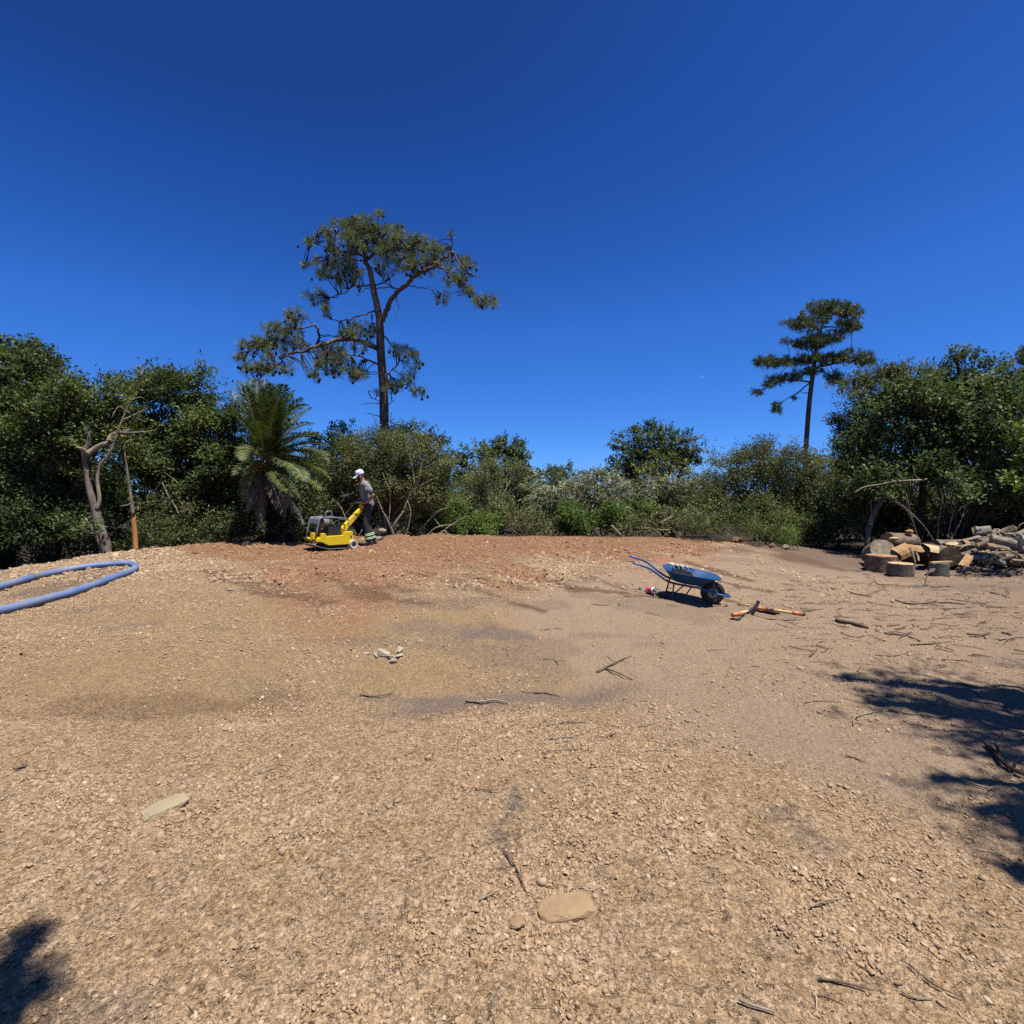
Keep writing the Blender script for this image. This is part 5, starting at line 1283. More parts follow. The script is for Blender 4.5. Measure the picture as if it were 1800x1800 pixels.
# leafy twig stuck upright
b_ = P(1625, 1031); t = thing('broken_twig', 'pale broken twig with a dry leaf standing upright before the mossy stump', 'twig', b_)
mb = MB(); mb.tube(spline([b_ - Vector((0, 0, .03)), at(1628, 1018, b_.y), at(1631, 1006, b_.y), at(1627, 1001, b_.y)], 3), lerp_list([.012, .010, .006], 10), 6)
mb.build('stem', DRY, t, smooth=True).data.transform(Matrix.Translation(-b_))
me = leaf_mesh('leaf', np.array([tuple(at(1631, 1007, b_.y))] * 2), np.array([[.7, 0, .45], [.9, .2, .3]]), np.array([[0, -.7, .7], [.1, -.8, .6]]), np.array([.17, .14]), np.array([.07, .05]), np.array([.4, .8]))
link('leaf', me, L_DEAD, t).data.transform(Matrix.Translation(-b_))

# scattered litter of tiny twigs, uncountable
mb = MB()
for i in range(430):
    if i < 330:
        u = random.uniform(1380, 1800); v = random.triangular(985, 1180, 1040)
    else:
        u = random.uniform(950, 1800); v = random.uniform(1000, 1790)
    p = P(u, v); a = random.gauss(0, .7); L_ = random.uniform(.03, .16) * (1 if p.y > 3 else .3); r = random.uniform(.002, .006) * (1 if p.y > 3 else .3)
    d = Vector((math.cos(a), math.sin(a) * .8, 0)) * L_
    q = [p - d, p + Vector((random.gauss(0, .2), random.gauss(0, .2), 0)) * L_, p + d]
    mb.tube([Vector((w.x, w.y, gz(w.x, w.y) + r + random.uniform(0, .01))) for w in q], [r, r, r * .5], 4, mi=0 if random.random() < .65 else 1)
o = mb.build('twig_litter', [TWIG_M, TWIG], None); tag(o, 'litter of tiny twigs strewn over the bare ground', 'twig litter', kind='stuff')

# ------------------------------------------------------------------ log pile
WOOD_Y = pm('cut_yellow', (.52, .40, .22), (.40, .29, .14), 5, .85, .003, .15, stretch=(1, 6, 6))
WOOD_OR = pm('cut_orange', (.40, .25, .115), (.27, .155, .075), 6, .85, .004, .15)
WOOD_G = pm('cut_grey', (.26, .215, .165), (.18, .145, .11), 7, .9, .004, .1)
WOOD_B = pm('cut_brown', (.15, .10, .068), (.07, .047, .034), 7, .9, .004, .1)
BARK_L = pm('bark_lichen', (.27, .25, .205), (.15, .13, .105), 9, .95, .012, .1, bscale=14)
BARK_R = pm('bark_reddish', (.25, .185, .13), (.12, .085, .058), 8, .95, .012, .1, bscale=16)
PILE = 'logs and stumps in the pile'
RINGED = {}
def ringed(m):
    """the same wood seen on a sawn end: growth rings, saw streaks and drying cracks"""
    if m.name in RINGED: return RINGED[m.name]
    c = m.copy(); c.name = m.name + '_sawn'; RINGED[m.name] = c
    n = c.node_tree.nodes; l = c.node_tree.links; b = n['Principled BSDF']
    src = b.inputs['Base Color'].links[0].from_socket
    tc = n.new('ShaderNodeTexCoord')
    wv = n.new('ShaderNodeTexWave'); wv.wave_type = 'RINGS'; wv.rings_direction = 'Z'; wv.inputs['Scale'].default_value = 14; wv.inputs['Distortion'].default_value = 3; wv.inputs['Detail'].default_value = 3
    l.new(tc.outputs['Object'], wv.inputs['Vector'])
    ns = n.new('ShaderNodeTexNoise'); ns.inputs['Scale'].default_value = 9; ns.inputs['Detail'].default_value = 8; ns.inputs['Roughness'].default_value = .7
    l.new(tc.outputs['Object'], ns.inputs['Vector'])
    ad = n.new('ShaderNodeMath'); ad.operation = 'MULTIPLY_ADD'; l.new(wv.outputs['Fac'], ad.inputs[0]); ad.inputs[1].default_value = .35; l.new(ns.outputs[0], ad.inputs[2])
    mr = n.new('ShaderNodeMapRange'); mr.inputs[1].default_value = .35; mr.inputs[2].default_value = .95; mr.inputs[3].default_value = .55; mr.inputs[4].default_value = 1.2; l.new(ad.outputs[0], mr.inputs[0])
    mx = n.new('ShaderNodeMix'); mx.data_type = 'RGBA'; mx.blend_type = 'MULTIPLY'; mx.inputs[0].default_value = 1
    l.new(src, mx.inputs[6]); l.new(mr.outputs[0], mx.inputs[7]); l.new(mx.outputs[2], b.inputs['Base Color'])
    return c
def log(label, c, axis, r, L, bark, cut, name='log', cat='log', taper=.95, n=18, rough=.06, cut2=None, group=PILE):
    ax = Vector(axis).normalized(); q = ax.to_track_quat('Z', 'Y')
    t = thing(name, label, cat, c, group); t.rotation_mode = 'QUATERNION'; t.rotation_quaternion = q
    mb = MB(); rad = [r * (1 + random.uniform(-rough, rough)) for _ in range(n)]
    zs_ = [-L / 2, -L / 4, 0, L / 4, L / 2]; vs = []
    for i, z in enumerate(zs_):
        k = 1 + (taper - 1) * i / 4
        for j in range(n):
            a = 2 * math.pi * j / n; rr = rad[j] * k * (1 + random.uniform(-.025, .025))
            vs.append((rr * math.cos(a), rr * math.sin(a), z))
    fs = [(i * n + j, i * n + (j + 1) % n, (i + 1) * n + (j + 1) % n, (i + 1) * n + j) for i in range(4) for j in range(n)]
    mb.add(vs, fs); mb.build('bark', bark, t, smooth=True, auto=60)
    for s, cm in ((-1, cut), (1, cut2 or cut)):
        mb = MB(); k = 1 if s < 0 else taper
        ring = [(rad[j] * k * .955 * math.cos(2 * math.pi * j / n), rad[j] * k * .955 * math.sin(2 * math.pi * j / n), s * (L / 2 + random.uniform(0, .006))) for j in range(n)]
        rim = [(rad[j] * k * 1.0 * math.cos(2 * math.pi * j / n), rad[j] * k * 1.0 * math.sin(2 * math.pi * j / n), s * (L / 2 - .012)) for j in range(n)]
        vs = ring + rim + [(0, 0, s * (L / 2 + .008))]
        fs = [(j, (j + 1) % n, 2 * n) for j in range(n)] + [(j, n + j, n + (j + 1) % n, (j + 1) % n) for j in range(n)]
        mb.add(vs, fs); mb.build('cut_face', ringed(cm), t)
    return t
def stand(u0, u1, v0, v1):
    """upright stump from its picture box: foot at v1"""
    b = P((u0 + u1) / 2, v1); k = b.y / F
    return b, (u1 - u0) / 2 * k, (v1 - v0) * k
def split(label, c, d, rot, face, bark, seed, name='split_log', group=PILE):
    """a cleft billet: a bark-backed wedge with fresh faces, split ends uneven"""
    rnd = random.Random(seed); L, w, h = d
    t = thing(name, label, 'firewood', c, group, rot)
    n = 7; sec = [(-w / 2, 0), (-w * .42, -h * .45), (-w * .15, -h * .62), (w * .18, -h * .6), (w * .44, -h * .4), (w / 2, 0)]
    def ring(x, k): return [(x + rnd.uniform(-.02, .02), y * k, z * k - .004) for y, z in sec]
    st = [ring(-L / 2, rnd.uniform(.9, 1.05)), ring(-L / 6, 1), ring(L / 6, 1.03), ring(L / 2, rnd.uniform(.85, 1.05))]
    mb = MB(); m = len(sec)
    mb.add([p for r_ in st for p in r_], [(i * m + j, i * m + j + 1, (i + 1) * m + j + 1, (i + 1) * m + j) for i in range(3) for j in range(m - 1)] + [tuple(range(m)), tuple(3 * m + j for j in range(m - 1, -1, -1))])
    mb.build('bark', bark, t)
    mb = MB(); gx_ = 8; gy_ = 4; vs = []
    for i in range(gx_ + 1):
        for j in range(gy_ + 1):
            x = -L / 2 + L * i / gx_; y = -w / 2 + w * j / gy_
            z = rnd.uniform(0, .018) + h * .22 * (1 - abs(2 * j / gy_ - 1 + .2)) + (.0)
            if i in (0, gx_): x += rnd.uniform(-.03, .03)
            vs.append((x, y, z if j not in (0, gy_) else 0))
    W_ = gy_ + 1
    mb.add(vs, [(i * W_ + j, (i + 1) * W_ + j, (i + 1) * W_ + j + 1, i * W_ + j + 1) for i in range(gx_) for j in range(gy_)])
    mb.build('split_face', face, t)
    return t

b, r, h = stand(1562, 1603, 989, 1010)
log('front stump with dark bark and a split pale corner standing left of the leaf twig', b + Vector((0, 0, h * .47)), (0, 0, 1), r, h * .95, BARK_G, WOOD_Y, 'stump', 'stump')
t_ = b + Vector((r * .8, -r * .45, h * .45))
rock('wood_splinter', 'pale sliver split off the right corner of the front stump', 'wood', t_ + Vector((0, 0, -.02)), (.05, .05, .23), .3, WOOD_Y, 61, .5)
b2, r2, h2 = stand(1559, 1607, 979, 1001); b2 = Vector((b.x + .02, b.y + .55, gz(b.x, b.y + .55)))
log('wider reddish stump right behind the front stump', b2 + Vector((0, 0, .16)), (0, 0, 1), .29, .34, BARK_R, WOOD_OR, 'stump', 'stump')
b3, r3, h3 = stand(1635, 1665, 988, 1012)
log('mossy grey green stump standing in the middle before the pile', b3 + Vector((0, 0, h3 * .47)), (.05, 0, 1), r3, h3 * .95, pm('bark_moss', (.17, .18, .14), (.10, .10, .08), 9, .95, .008, .1), WOOD_G, 'stump', 'stump')
pk = MB(); pk.box(b3 + Vector((0, -.05, h3 * .95 + .02)), (.42, .07, .03), (0, R(-2), .08), jit=.008)
tag(pk.build('wood_batten', WOOD_Y, None), 'pale slat lying across the mossy stump', 'wood')
log('round grey log end turned to the viewer at the left end of the pile', at(1556, 974, 10.9) + Vector((0, .2, 0)), (-.25, -1, .5), .265, .45, BARK_G, pm('cut_weathered', (.34, .275, .20), (.20, .155, .11), 9, .9, .006, .1, detail=8))
log('huge dark barked half log on top of the left end of the pile', at(1582, 953, 11.6), (1, .12, -.05), .215, .66, BARK_R, WOOD_OR)
rock('wood_chunk', 'jagged orange chunk sitting highest on the dark half log', 'wood', at(1599, 936, 11.5), (.22, .14, .12), .4, WOOD_OR, 62, .4)
rock('bark_slab', 'pale curled bark strip along the front of the dark half log', 'bark', at(1572, 947, 11.28), (.32, .06, .07), .1, WOOD_Y, 63, .4)
split('orange split chunk leaning below the dark half log', at(1588, 969, 10.75), (.34, .30, .3), (R(55), R(-20), R(10)), WOOD_OR, BARK_R, 1)
split('orange topped split chunk right of the leaning one', at(1611, 964, 11.0), (.40, .34, .34), (R(20), R(8), R(-25)), WOOD_OR, BARK_D, 2)
split('bright yellow freshly split plank tilted on top in the middle', at(1643, 965, 10.7), (.42, .26, .12), (R(38), R(10), R(8)), WOOD_Y, BARK_D, 3)
log('round log with dark brown end facing the viewer in the middle of the pile', at(1672, 979, 10.6) + Vector((0, .25, 0)), (-.2, -1, .05), .225, .6, BARK_G, WOOD_B)
log('second round dark ended log right of the middle one', at(1706, 972, 10.9) + Vector((.08, .25, 0)), (-.5, -1, -.02), .2, .75, BARK_L, WOOD_B)
log('log with a tan half lit end on the very top of the pile', at(1727, 938, 11.5), (.9, -.8, .25), .17, .32, BARK_L, WOOD_Y)
rock('bark_slab', 'purple brown weathered slab on the top right of the pile', 'bark', at(1776, 932, 11.3), (.46, .28, .2), .1, BARK_R, 64, .4, pts=18)
rock('wood_chunk', 'pale lichen covered block at the far right of the pile', 'wood', at(1793, 948, 10.9), (.2, .2, .3), .3, pm('lichen', (.42, .43, .38), (.28, .27, .23), 12, .95, .008), 65, .4)
log('grey log with a bright oval cut end near the top right', at(1762, 952, 11.0), (1, -.45, -.28), .105, .42, BARK_L, WOOD_OR)
log('dark grey log crossing behind the oval cut one', at(1738, 951, 11.2), (1, .2, .1), .09, .55, BARK_G, WOOD_OR)
split('small orange split billet on the ridge of the pile', at(1698, 954, 11.1), (.28, .15, .12), (R(50), R(5), R(30)), WOOD_OR, BARK_G, 4)
split('pale flat billet lying behind the yellow plank', at(1673, 956, 11.3), (.34, .14, .07), (R(15), R(-4), R(6)), WOOD_Y, BARK_G, 5)
log('thin log with a reddish orange end low in the pile', at(1731, 981, 10.5), (.9, -.7, .1), .055, .35, BARK_G, pm('cut_red', (.55, .24, .11), (.42, .17, .08), 8, .85))
log('long grey log lying across the right part of the pile', at(1752, 965, 11.0), (1, -.1, -.04), .10, 1.0, BARK_G, WOOD_G)
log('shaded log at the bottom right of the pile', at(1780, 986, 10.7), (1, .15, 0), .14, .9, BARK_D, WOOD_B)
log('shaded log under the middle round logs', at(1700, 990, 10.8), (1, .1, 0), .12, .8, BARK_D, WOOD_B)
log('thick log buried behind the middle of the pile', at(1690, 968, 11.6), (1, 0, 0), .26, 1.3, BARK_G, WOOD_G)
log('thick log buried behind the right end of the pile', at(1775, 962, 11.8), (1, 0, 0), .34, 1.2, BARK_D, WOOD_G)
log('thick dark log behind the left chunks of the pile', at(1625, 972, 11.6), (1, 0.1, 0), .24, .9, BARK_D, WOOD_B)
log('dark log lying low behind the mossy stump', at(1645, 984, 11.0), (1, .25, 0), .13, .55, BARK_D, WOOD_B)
JB = 'small wood pieces jumbled over the right half of the pile'
ROW = ['on the ridge', 'just under the ridge', 'halfway up', 'low down', 'at the foot']
CLM = ['far left', 'left', 'left of middle', 'middle', 'right of middle', 'right', 'far right']
BK = [(BARK_G, 'grey barked'), (BARK_L, 'lichen barked'), (BARK_R, 'reddish')]; FC = [(WOOD_G, 'grey ended'), (WOOD_OR, 'tan ended'), (WOOD_Y, 'pale ended')]
for i in range(35):
    ro, cl_ = i // 7, i % 7
    u = 1700 + cl_ * 16 + random.uniform(-5, 5); vv = 939 + ro * 12 + random.uniform(-4, 4) + (10 if cl_ < 2 else 0); D = 11.6 - (vv - 936) / 54 * 1.2 - random.uniform(0, .15)
    r_ = random.uniform(.03, .075); L_ = random.uniform(.2, .5); a_ = random.gauss(0, .45)
    bk, bn = random.choice(BK); fc, fn = random.choice(FC)
    where = '%s, %s, in the jumbled heap' % (ROW[ro], CLM[cl_])
    if i % 3:
        log('small %s log piece %s' % (fn if i % 2 else bn, where), at(u, vv, D), (math.cos(a_), -abs(math.sin(a_)) * .8, random.gauss(0, .25)), r_, L_, bk, fc, n=9, rough=.14, group=JB)
    else:
        split('small split billet %s' % where, at(u, vv, D), (L_, r_ * 2.2, r_ * 1.6), (random.gauss(.3, .5), random.gauss(0, .3), a_), fc, BARK_G, 100 + i, group=JB)
def pbranch(label, pts, D, r, m=TWIG, name='branch'):
    branch(name, label, D, pts, r, m, 'branches thrown on the log pile')
pbranch('long curving grey branch over the right front of the pile', [(1734, 965), (1750, 962), (1765, 964), (1780, 970), (1788, 973)], 10.5, [1.2, 1.5, 1.6, 1.4, .8])
pbranch('pale branch lying on top beside the tan ended log', [(1738, 934), (1750, 936), (1760, 937)], 11.4, [1.6, 1.8, 1.4])
pbranch('second pale branch under the first one beside the tan ended log', [(1735, 941), (1748, 942), (1760, 941)], 11.3, [1.2, 1.4, 1.1], DRY)
pbranch('thin branch sticking up from behind the yellow plank', [(1653, 957), (1668, 950), (1676, 948), (1663, 941)], 11.2, [.8, .8, .7, .4])
pbranch('short twig standing upright behind the yellow plank', [(1674, 949), (1673, 942), (1673, 936)], 11.2, [.6, .5, .3])
pbranch('upright thin stem at the top right corner of the pile', [(1790, 930), (1792, 924), (1799, 919)], 11.2, [1, .8, .5])
pbranch('grey branch lower on the right side of the pile', [(1722, 972), (1735, 972), (1750, 970), (1756, 962)], 10.6, [1.6, 1.6, 1.3, .9])
pbranch('pale crumbled branch end low in the middle right', [(1732, 998), (1738, 990), (1746, 978)], 10.3, [2.0, 2.2, 1.8], DRY)
for lab, u0, u1 in (('left pale slat leaning on the split chunks', (1599, 962), (1609, 990)), ('right pale slat leaning on the split chunks', (1611, 972), (1615, 986))):
    mb = MB(); a = at(u0[0], u0[1], 10.5); c = at(u1[0], u1[1], 10.35); mb.tube([a, a.lerp(c, .5) + Vector((.01, 0, .01)), c], [.018, .022, .016], 5)
    tag(mb.build('wood_batten', TWIG, None), lab, 'wood', 'slats leaning on the pile')
rock('wood_chunk', 'tan wedge of wood on the ground at the left foot of the pile', 'wood', P(1546, 993), (.18, .1, .14), .5, WOOD_OR, 66, .2)
rock('wood_chunk', 'curved bark scrap on the ground left of the front stump', 'bark', P(1538, 1000), (.16, .06, .06), .8, TWIG, 67, .2)
mb = MB()
for i in range(170):
    u = random.uniform(1690, 1800); v = random.uniform(985, 1016); p = P(u, v); p.z += random.uniform(0, .2) * (1016 - v) / 30
    mb.box(p, (random.uniform(.04, .16), random.uniform(.02, .05), random.uniform(.01, .03)), (random.gauss(0, .4), random.gauss(0, .4), random.uniform(0, 3)), mi=random.choice([0, 0, 1, 2]), jit=.008)
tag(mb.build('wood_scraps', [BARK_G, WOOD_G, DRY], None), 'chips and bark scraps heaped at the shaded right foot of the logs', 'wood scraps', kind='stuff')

# ------------------------------------------------------------------ plate compactor
YEL = pm('machine_yellow', (.78, .56, .012), (.72, .50, .012), 5, .42, .0005, .4)
GREYM = pm('machine_grey', (.16, .18, .20), (.11, .125, .14), 9, .5, 0, .5)
BLK = pm('machine_black', (.02, .02, .021), (.035, .033, .03), 9, .6, 0, .4)
STEEL = pm('machine_steel', (.16, .14, .12), (.09, .075, .06), 10, .5, .001, .5)
def compactor():
    pc = P(580, 965)
    A = R(180 + 46)
    t = thing('plate_compactor', 'yellow plate compactor with grey frame and white wheels guided by the worker', 'compactor', pc, None, (0, R(-1), A))
    S_ = 1.0
    # base plate with upturned nose
    mb = MB()
    top = [(-.36, .05), (-.30, .03), (.16, .03), (.30, .07), (.50, .135)]
    prof = top + [(x, z - .022) for x, z in reversed(top)]
    mb.prism(prof, -.28, .28); mb.build('base_plate', STEEL, t, bevel=.004)
    mb = MB(); mb.box((-.05, 0, .075), (.56, .40, .07)); mb.build('exciter', BLK, t, bevel=.01)
    # yellow housing: two side cheeks and floor, stepped top line
    side = [(-.40, .10), (.16, .10), (.30, .17), (.44, .19), (.44, .245), (.34, .27), (.33, .36), (.24, .365), (.20, .30), (-.17, .305), (-.18, .375), (-.40, .385), (-.42, .22)]
    mb = MB(); mb.prism(side, .21, .27); mb.build('side_panel', YEL, t, bevel=.008)
    mb = MB(); mb.prism(side, -.27, -.21); mb.build('side_panel', YEL, t, bevel=.008)
    mb = MB(); mb.prism([(-.40, .11), (.16, .11), (.30, .18), (.44, .19), (.44, .24), (.36, .26), (.3, .24), (.1, .22), (-.40, .22)], -.208, .208); mb.build('deck', YEL, t, bevel=.006)
    mb = MB(); mb.prism([(-.42, .22), (-.40, .38), (-.30, .38), (-.30, .22)], -.208, .208); mb.build('rear_panel', YEL, t, bevel=.006)
    mb = MB(); mb.prism([(.335, .26), (.43, .25), (.405, .37), (.35, .37)], -.07, .10); mb.build('front_cover', YEL, t, bevel=.012)
    for y in (-.14, .14):
        mb = MB(); mb.box((.442, y, .225), (.02, .09, .035)); mb.build('front_slot', BLK, t, bevel=.008)
    mb = MB(); mb.box((-.36, .272, .27), (.035, .01, .045)); mb.build('side_bolt', BLK, t)
    # grey protective frame
    def bar(a, b, w=.032): 
        mb.tube([Vector(a), Vector(b)], w / 2, 6)
    for y in (-.225, .225):
        mb = MB(); pts = [Vector((.44, y, .22)), Vector((.40, y, .42)), Vector((.355, y, .64)), Vector((.33, y, .685)), Vector((.28, y, .70))]
        mb.tube(pts, .021, 8); mb.build('front_post', GREYM, t, smooth=True)
        mb = MB(); mb.tube([Vector((.28, y, .70)), Vector((0, y, .70)), Vector((-.28, y, .665)), Vector((-.32, y, .64))], .016, 8); mb.build('top_rail', GREYM, t, smooth=True)
        mb = MB(); mb.tube([Vector((-.32, y, .64)), Vector((-.345, y, .38))], .014, 8); mb.build('rear_post', GREYM, t, smooth=True)
    mb = MB(); mb.prism([(.378, .565), (.352, .665), (.31, .705), (.18, .708), (.18, .695), (.30, .69), (.335, .66), (.362, .565)], -.215, .215); mb.build('front_hood', GREYM, t, bevel=.004)
    mb = MB(); mb.tube([Vector((-.32, -.225, .64)), Vector((-.32, .225, .64))], .014, 8); mb.build('cross_bar', GREYM, t, smooth=True)
    # lifting eye
    mb = MB(); mb.box((.04, 0, .715), (.20, .14, .02)); mb.tube(spline([Vector((.10, 0, .72)), Vector((.105, 0, .78)), Vector((.07, 0, .825)), Vector((.03, 0, .835)), Vector((-.015, 0, .82)), Vector((-.035, 0, .775)), Vector((-.03, 0, .72))], 4), .016, 8)
    mb.tube([Vector((.04, -.22, .70)), Vector((.04, .22, .70))], .016, 6)
    mb.build('lifting_eye', GREYM, t, smooth=True, auto=40)
    # engine parts
    mb = MB(); mb.box((-.02, .06, .40), (.30, .26, .24), (0, R(-4), 0)); mb.build('engine_block', BLK, t, bevel=.02)
    mb = MB(); mb.lathe([(0, -.13), (.085, -.12), (.10, -.08), (.10, .10), (.08, .14), (0, .15)], 20, 'x', (.12, .02, .575)); mb.build('fuel_tank', pm('tank', (.20, .17, .14), (.14, .12, .10), 9, .5), t, smooth=True)
    mb = MB(); mb.lathe([(0, -.03), (.07, -.03), (.085, 0), (.07, .03), (0, .03)], 18, 'y', (.26, .04, .36)); mb.build('belt_pulley', pm('pulley_red', (.25, .06, .035), (.13, .04, .03), 12, .6), t, smooth=True)
    mb = MB(); mb.tube([Vector((.24, -.06, .44)), Vector((.30, .02, .46)), Vector((.33, .06, .34))], .016, 6); mb.build('hose', pm('pulley_red', (.25, .06, .035)), t, smooth=True)
    # handle
    h0 = Vector((-.28, .0, .40)); h1 = Vector((-.74, 0, .865)); h2 = Vector((-.80, 0, 1.03))
    def beam(nm, a, b, w, hgt, m):
        d = (b - a); L_ = d.length; mb = MB()
        mb.box((0, 0, L_ / 2), (hgt, w, L_)); o = mb.build(nm, m, t, bevel=.012)
        o.rotation_mode = 'QUATERNION'; o.rotation_quaternion = d.to_track_quat('Z', 'Y'); o.location = a
        return o
    def beam2(nm, a, b, wa, wb, m, mi=None):
        d = (b - a).normalized(); up = Vector((0, 1, 0)); n_ = d.cross(up).normalized()
        vs = []
        for p, w in ((a, wa), (b, wb)):
            for s1, s2 in ((-1, -1), (1, -1), (1, 1), (-1, 1)): vs.append(p + up * s1 * w[0] / 2 + n_ * s2 * w[1] / 2)
        mb = MB(); mb.add(vs, [(0, 1, 2, 3), (7, 6, 5, 4), (0, 4, 5, 1), (1, 5, 6, 2), (2, 6, 7, 3), (3, 7, 4, 0)])
        return mb.build(nm, m, t, bevel=.012)
    beam2('handle', h0, h1, (.10, .13), (.10, .10), YEL)
    beam2('handle_joint', h1, h1 + (h2 - h1) * .12, (.09, .09), (.09, .09), BLK)
    hh = beam2('handle_head', h1 + (h2 - h1) * .10, h2, (.10, .085), (.12, .12), YEL)
    d = (h1 - h0).normalized(); q = h0 + (h1 - h0) * .62
    st = MB(); st.box(q + Vector((0, .0525, .0)), (.075, .004, .035), (0, math.atan2(-d.z, d.x) + math.pi, 0)); st.build('sticker', pm('decal_dark', (.05, .05, .055), (.6, .6, .58), 40, .5), t)
    mb = MB(); mb.box(h2 + (h1 - h2) * .3 + Vector((.0, .064, 0)), (.05, .004, .02)); mb.build('sticker', pm('decal_dark', (.05, .05, .055)), t)
    mb = MB(); mb.tube(spline([h2 + Vector((0, -.20, .02)), h2 + Vector((.02, -.28, .0)), h2 + Vector((.18, -.28, -.03)), h2 + Vector((.24, -.2, -.03)), h2 + Vector((.24, .08, -.02)), h2 + Vector((.14, .13, 0)), h2 + Vector((0, .10, .02))], 4), .012, 7)
    mb.build('control_bar', BLK, t, smooth=True)
    mb = MB(); mb.lathe([(0, 0), (.03, 0), (.035, .05), (.02, .08), (0, .08)], 12, 'z', h2 + Vector((.02, -.02, 0))); mb.build('control_knob', BLK, t, smooth=True)
    for s in (-1, 1):
        wh = bpy.data.objects.new('wheel', None); COL.objects.link(wh); wh.parent = t; wh.location = (-.40, s * .30, .10)
        mb = MB(); mb.lathe([(.055, -.03), (.092, -.034), (.10, -.02), (.10, .02), (.092, .034), (.055, .03)], 28, 'y', close=True); mb.build('tyre', pm('tyre_white', (.62, .58, .48), (.45, .40, .32), 10, .7), wh, smooth=True, auto=40)
        mb = MB(); mb.lathe([(0, -.028), (.058, -.024), (.058, .024), (0, .028)], 20, 'y'); mb.lathe([(0, -.036), (.02, -.036), (.02, .036), (0, .036)], 12, 'y'); mb.build('hub', BLK, wh, smooth=True, auto=40)
    return t
comp = compactor()

# ------------------------------------------------------------------ the worker
SKIN = pm('skin', (.36, .175, .105), (.30, .14, .085), 20, .55, 0, .35)
SHIRT = pm('shirt_grey', (.235, .235, .245), (.19, .19, .20), 9, .9, .004, .1, bscale=14)
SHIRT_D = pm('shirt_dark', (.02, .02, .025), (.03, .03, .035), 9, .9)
TROU = pm('trousers_grey', (.060, .055, .068), (.042, .038, .05), 7, .9, .006, .1, bscale=16)
CAPM = pm('cap_pale_blue', (.66, .74, .85), (.58, .67, .80), 9, .85, .001)
REFL = pm('band_reflective', (.72, .90, .60), (.60, .85, .42), 30, .5)
BANDD = pm('band_dark', (.03, .05, .03), (.02, .03, .02), 30, .8)
BOOT = pm('boot', (.06, .058, .055), (.12, .115, .105), 14, .7, .001)
HAIR = pm('hair_dark', (.025, .018, .013), (.04, .028, .02), 40, .7)

def skin_mesh(name, verts, edges, radii, mat, parent=None, root=0, sub=2):
    me = bpy.data.meshes.new(name); me.from_pydata([tuple(v) for v in verts], edges, []); me.update()
    o = bpy.data.objects.new(name + '_cage', me); COL.objects.link(o)
    sk = o.modifiers.new('skin', 'SKIN'); sk.use_smooth_shade = True
    for i, r in enumerate(radii):
        d = me.skin_vertices[0].data[i]
        d.radius = r if isinstance(r, tuple) else (r, r); d.use_root = (i == root)
    if sub: 
        ss = o.modifiers.new('sub', 'SUBSURF'); ss.levels = sub; ss.render_levels = sub
    dg = bpy.context.evaluated_depsgraph_get()
    m2 = bpy.data.meshes.new_from_object(o.evaluated_get(dg)); m2.name = name
    bpy.data.objects.remove(o); bpy.data.meshes.remove(me)
    m2.materials.clear()
    return link(name, m2, mat, parent, True)

